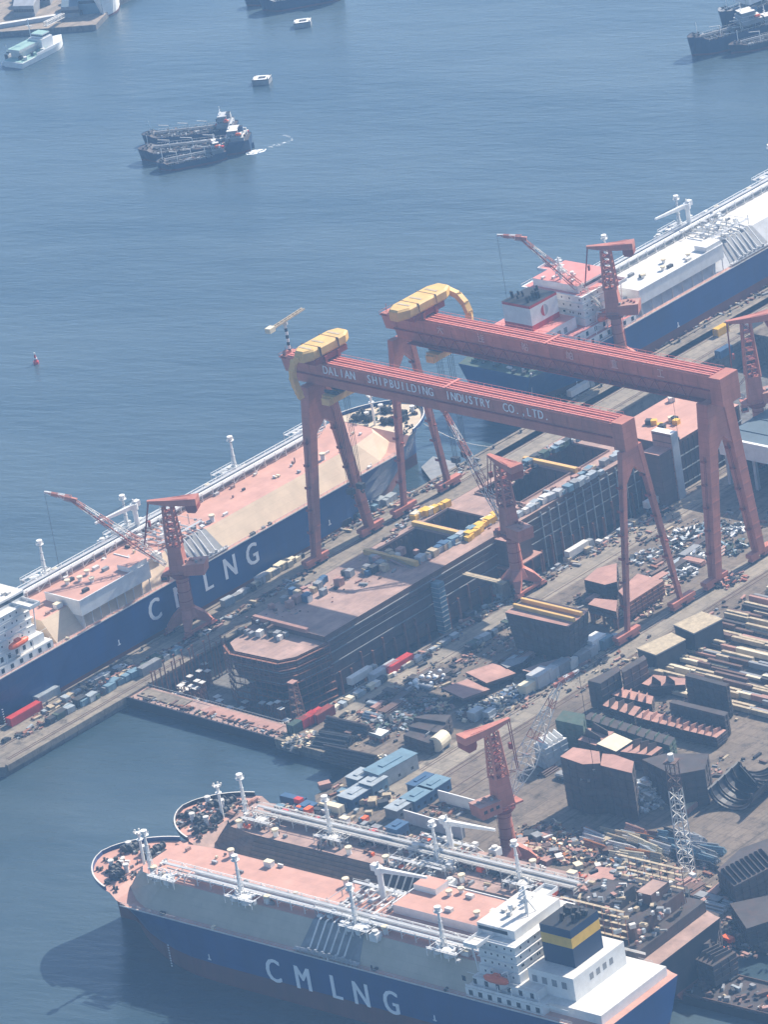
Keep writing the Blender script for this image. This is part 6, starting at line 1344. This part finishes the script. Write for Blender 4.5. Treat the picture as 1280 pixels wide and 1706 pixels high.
def pontoon(label, px, rz, s=1):
    t = thing('pontoon', label, 'pontoon', at(*px), R(rz)); q = MB(); q.bx(-4.4*s,4.4*s,-3.2*s,3.2*s,-.6,2.9*s,'grey','white'); q.bx(-4.5*s,4.5*s,-3.3*s,3.3*s,2.4*s,2.75*s,'dark'); q.build('hull', t)
    q = MB(); q.bx(-1.6*s,2.2*s,-1.6*s,1.4*s,2.92*s,3.05*s,'dark'); q.build('hatch', t)
    for sx in (-1,1):
        for sy in (-1,1): q = MB(); q.cyl(sx*3.8*s,sy*2.7*s,2.9*s,3.6*s,.3,'dark',8); q.build('bollard', t)
pontoon('white-topped mooring float alone in mid water above the tankers', (437,138), -60, 1.0); pontoon('white-topped mooring float near the ships at the top edge', (505,43), -50, 1.0)
q = MB(); q.cyl(0,0,-.5,1.2,1.3,'red',14); q.tube((0,0,1.2),(0,0,4.5),.9,'red',10,.3); q.cyl(0,0,4.5,5.3,.35,'white',8); q.cyl(0,0,2.4,2.9,.85,'white',10,.72); single(q,'channel_buoy','small red and white channel buoy alone on the left','buoy',at(60,606))
# teal-roofed work ship, upper left
l, a, n = between((22,113),(104,72)); t = thing('ferry', 'white work ship with a teal upper deck moored below the far shore', 'ship', l, R(a)); h = MB(); B = n*.38
yy = lambda s: B/2 if s < .62 else B/2*max(.02,1-((s-.62)/.38)**2.3)
S = [0,.3,.62,.75,.85,.93,.98,1]
h.loft([[(n*s,-yy(s)*.85,-.8),(n*s,yy(s)*.85,-.8),(n*s,yy(s),3+2*sstep(.6,1,s)),(n*s,-yy(s),3+2*sstep(.6,1,s))] for s in S],'white'); h.build('hull', t)
d = MB(); d.bx(.5,n*.6,-B*.46,B*.46,3.02,3.2,'teal'); d.build('deck', t)
c = MB(); c.bx(n*.16,n*.62,-B*.05,B*.44,3.2,6.5,'offwhite'); c.bx(n*.12,n*.62,-B*.12,B*.47,6.5,8,'offwhite','teal'); c.bx(n*.5,n*.72,-B*.3,B*.36,3.2,9,'white','offwhite'); c.bx(n*.55,n*.7,-B*.25,B*.3,9,11.2,'white','teal'); co_ = c.build('deckhouse', t)
g = MB(); g.bx(n*.55-.05,n*.7+.05,-B*.25-.05,B*.3+.05,9.8,10.6,'glass'); g.bx(n*.16,n*.58,-.06,.0,5,6.4,'glass'); g.build('window_band', co_)
for i in range(9): k = MB(); k.box(n*rng.uniform(.1,.5),-B*rng.uniform(.05,.4),4,2,1.6,1.6,rng.choice(['teal','offwhite','dark','grey']),rng.uniform(0,2)); k.build('deck_gear', t)
m = MB(); m.cyl(n*.5,B*.2,10,20,.25,'white',6); m.bx(n*.5-.2,n*.5+.2,B*.2-2,B*.2+2,16,16.3,'white'); m.build('mast', t)
k = MB(); k.bx(n*.3,n*.75,-B*.5-.05,-B*.5+.3,3.2,4.6,'white'); k.build('bulwark', t)
tug('small white launch beside the stern of the teal-decked work ship', (15,104), 10, 10, 'white', 'offwhite', 'boat')
q = MB(); A, B_ = U(78,58,-2), U(104,26,2); d = B_-A; q.truss((0,0,6),(d.length,0,4),2,2,10,.2,['offwhite'],(0,0,1)); q.bx(0,d.length,-.7,.7,4.6,4.8,'lightgrey'); single(q,'boarding_bridge','pale boarding bridge from the far shore to the teal-decked ship','gangway',(A.x,A.y,-2),math.atan2(d.y,d.x))
# far shore: sheds, quay wall, ships at the frame edge
def shed(label, pts_base, h_, wallk, roofk, pitch=3):
    A, B_, C_ = [U(*p,-1) for p in pts_base]; ux, uy = B_-A, C_-A; t = thing('shore_building', label, 'building', (A.x,A.y,-1)); q = MB()
    P = [V((0,0,0)), ux.copy(), ux+uy, uy.copy()]
    P = [V((p.x,p.y,0)) for p in P]; n = (P[1]-P[0]).cross(P[3]-P[0]).z
    if n < 0: P = [P[0],P[3],P[2],P[1]]
    q.prism([(p.x,p.y) for p in P], 0, h_, wallk); q.build('wall', t)
    r = MB(); m0, m1 = (P[0]+P[3])/2, (P[1]+P[2])/2; z = V((0,0,h_+.01)); zr = V((0,0,h_+pitch))
    r.add([P[0]+z,P[1]+z,P[2]+z,P[3]+z,m0+zr,m1+zr],[(0,1,5,4),(2,3,4,5),(1,2,5),(3,0,4),(3,2,1,0)],roofk); r.build('roof', t)
    w_ = MB(); 
    e = (P[1]-P[0]); nn = V((e.y,-e.x,0)).normalized()
    for i in range(8): c = P[0]+e*((i+.5)/8)+nn*.05; w_.box(c.x,c.y,h_*.55,1.4,.12,1.6,'glass',math.atan2(e.y,e.x))
    w_.build('window', t)
shed('grey shed with a pale roof on the far shore', ((24,28),(58,27),(34,12)), 6, 'grey', 'lightgrey'); shed('long grey shed behind the pale-roofed one on the far shore', ((32,10),(84,8),(40,-3)), 6, 'grey', 'grey')
shed('building with a bright blue roof on the far shore', ((134,24),(166,22),(140,-6)), 12, 'skyblue', 'blue', 2); shed('small grey building beside the blue-roofed one', ((104,30),(133,28),(108,12)), 6, 'grey', 'roof_slate', 1)
q = MB(); A, B_ = U(-30,60,-4), U(106,38,-4); d = B_-A; q.bx(0,d.length,-1.5,1.5,-2,3.2,'lightgrey','offwhite'); single(q,'sea_wall','pale sea wall along the far shore','wall',(A.x,A.y,-2),math.atan2(d.y,d.x))
l, a, n = between((190,-22),(173,34)); small_tanker('white-sided ship lying against the far shore by the blue roof', l, a, max(n,45), 13, 9, 'white', 'offwhite', 'white', 'offwhite', 7)
for i in range(22):
    p = U(rng.uniform(20,190),rng.uniform(-8,22),-1); put('shorebox'+'gcd'[i%3],0,mk_box(['grey','cream','dark'][i%3],4,3,2.4,None,'storage_box'),(p.x,p.y,-.98),rng.uniform(0,3),['grey','cream','dark'][i%3]+' storage box in the yard of the far shore','storage box','storage boxes on the far shore',rng.uniform(.6,1.6))
l, a, n = between((572,-6),(474,12)); small_tanker('grey ship with white deck fittings cut by the top edge', l, a, max(n,44), 14, 6, 'hull_navy', 'grey', 'white', 'offwhite', 11)
l, a, n = between((545,-14),(452,3)); small_tanker('dark low ship at the top edge beyond the grey one', l, a, max(n,44), 10, 4, 'hull_navy', 'steel_dark', 'offwhite', 'offwhite', 12)
for i,(px,py) in enumerate(((1215,58),(1240,44),(1262,66),(1270,30))):
    tug('small dark boat wedged in the moored row at the upper right', (px,py), 128, 15, 'hull_navy', 'grey', 'boat')['group'] = 'small boats at the upper right'
G3 = 'ships moored side by side at the upper right'
for i,(dx,dy,lab,hk,B,D) in enumerate(((0,0,'dark ship with its bow pointing out at the upper right, outermost of the moored row','hull_navy',13,9),(38,-14,'dark ship with a pale bow rail, second of the moored row at the upper right','hull_navy',10,5),(66,-12,'low dark ship, third of the moored row at the upper right','hull_black',10,4.5))):
    b_ = U(1150+dx,95+dy+4*i,WZ); s_ = U(1320+dx,48+dy+6*i,WZ); d = b_-s_; small_tanker(lab,(s_.x,s_.y,WZ),math.degrees(math.atan2(d.y,d.x)),d.length,B,D*.85,hk,'steel_dark','grey','offwhite',20+i,G3,(.3,.5),.75)
b_ = U(1205,62,WZ); s_ = U(1330,10,WZ); d = b_-s_; small_tanker('larger grey and white ship behind the moored row at the upper right',(s_.x,s_.y,WZ),math.degrees(math.atan2(d.y,d.x)),d.length,14,10,'hull_navy','grey','white','offwhite',25,None,(.35,.7))

q = MB(); P = [U(a,b_,-2.2) for a, b_ in ((702,778),(722,760),(768,772),(752,790),(720,802))]; c = sum(P, V((0,0,0)))/5
q.prism([(p.x-c.x,p.y-c.y) for p in P][::-1], -2.6, 0, 'dark', 'grey'); single(q, 'floating_stage', 'low dark floating stage between the bow of the blue ship and the pier', 'floating stage', (c.x,c.y,-2.2))
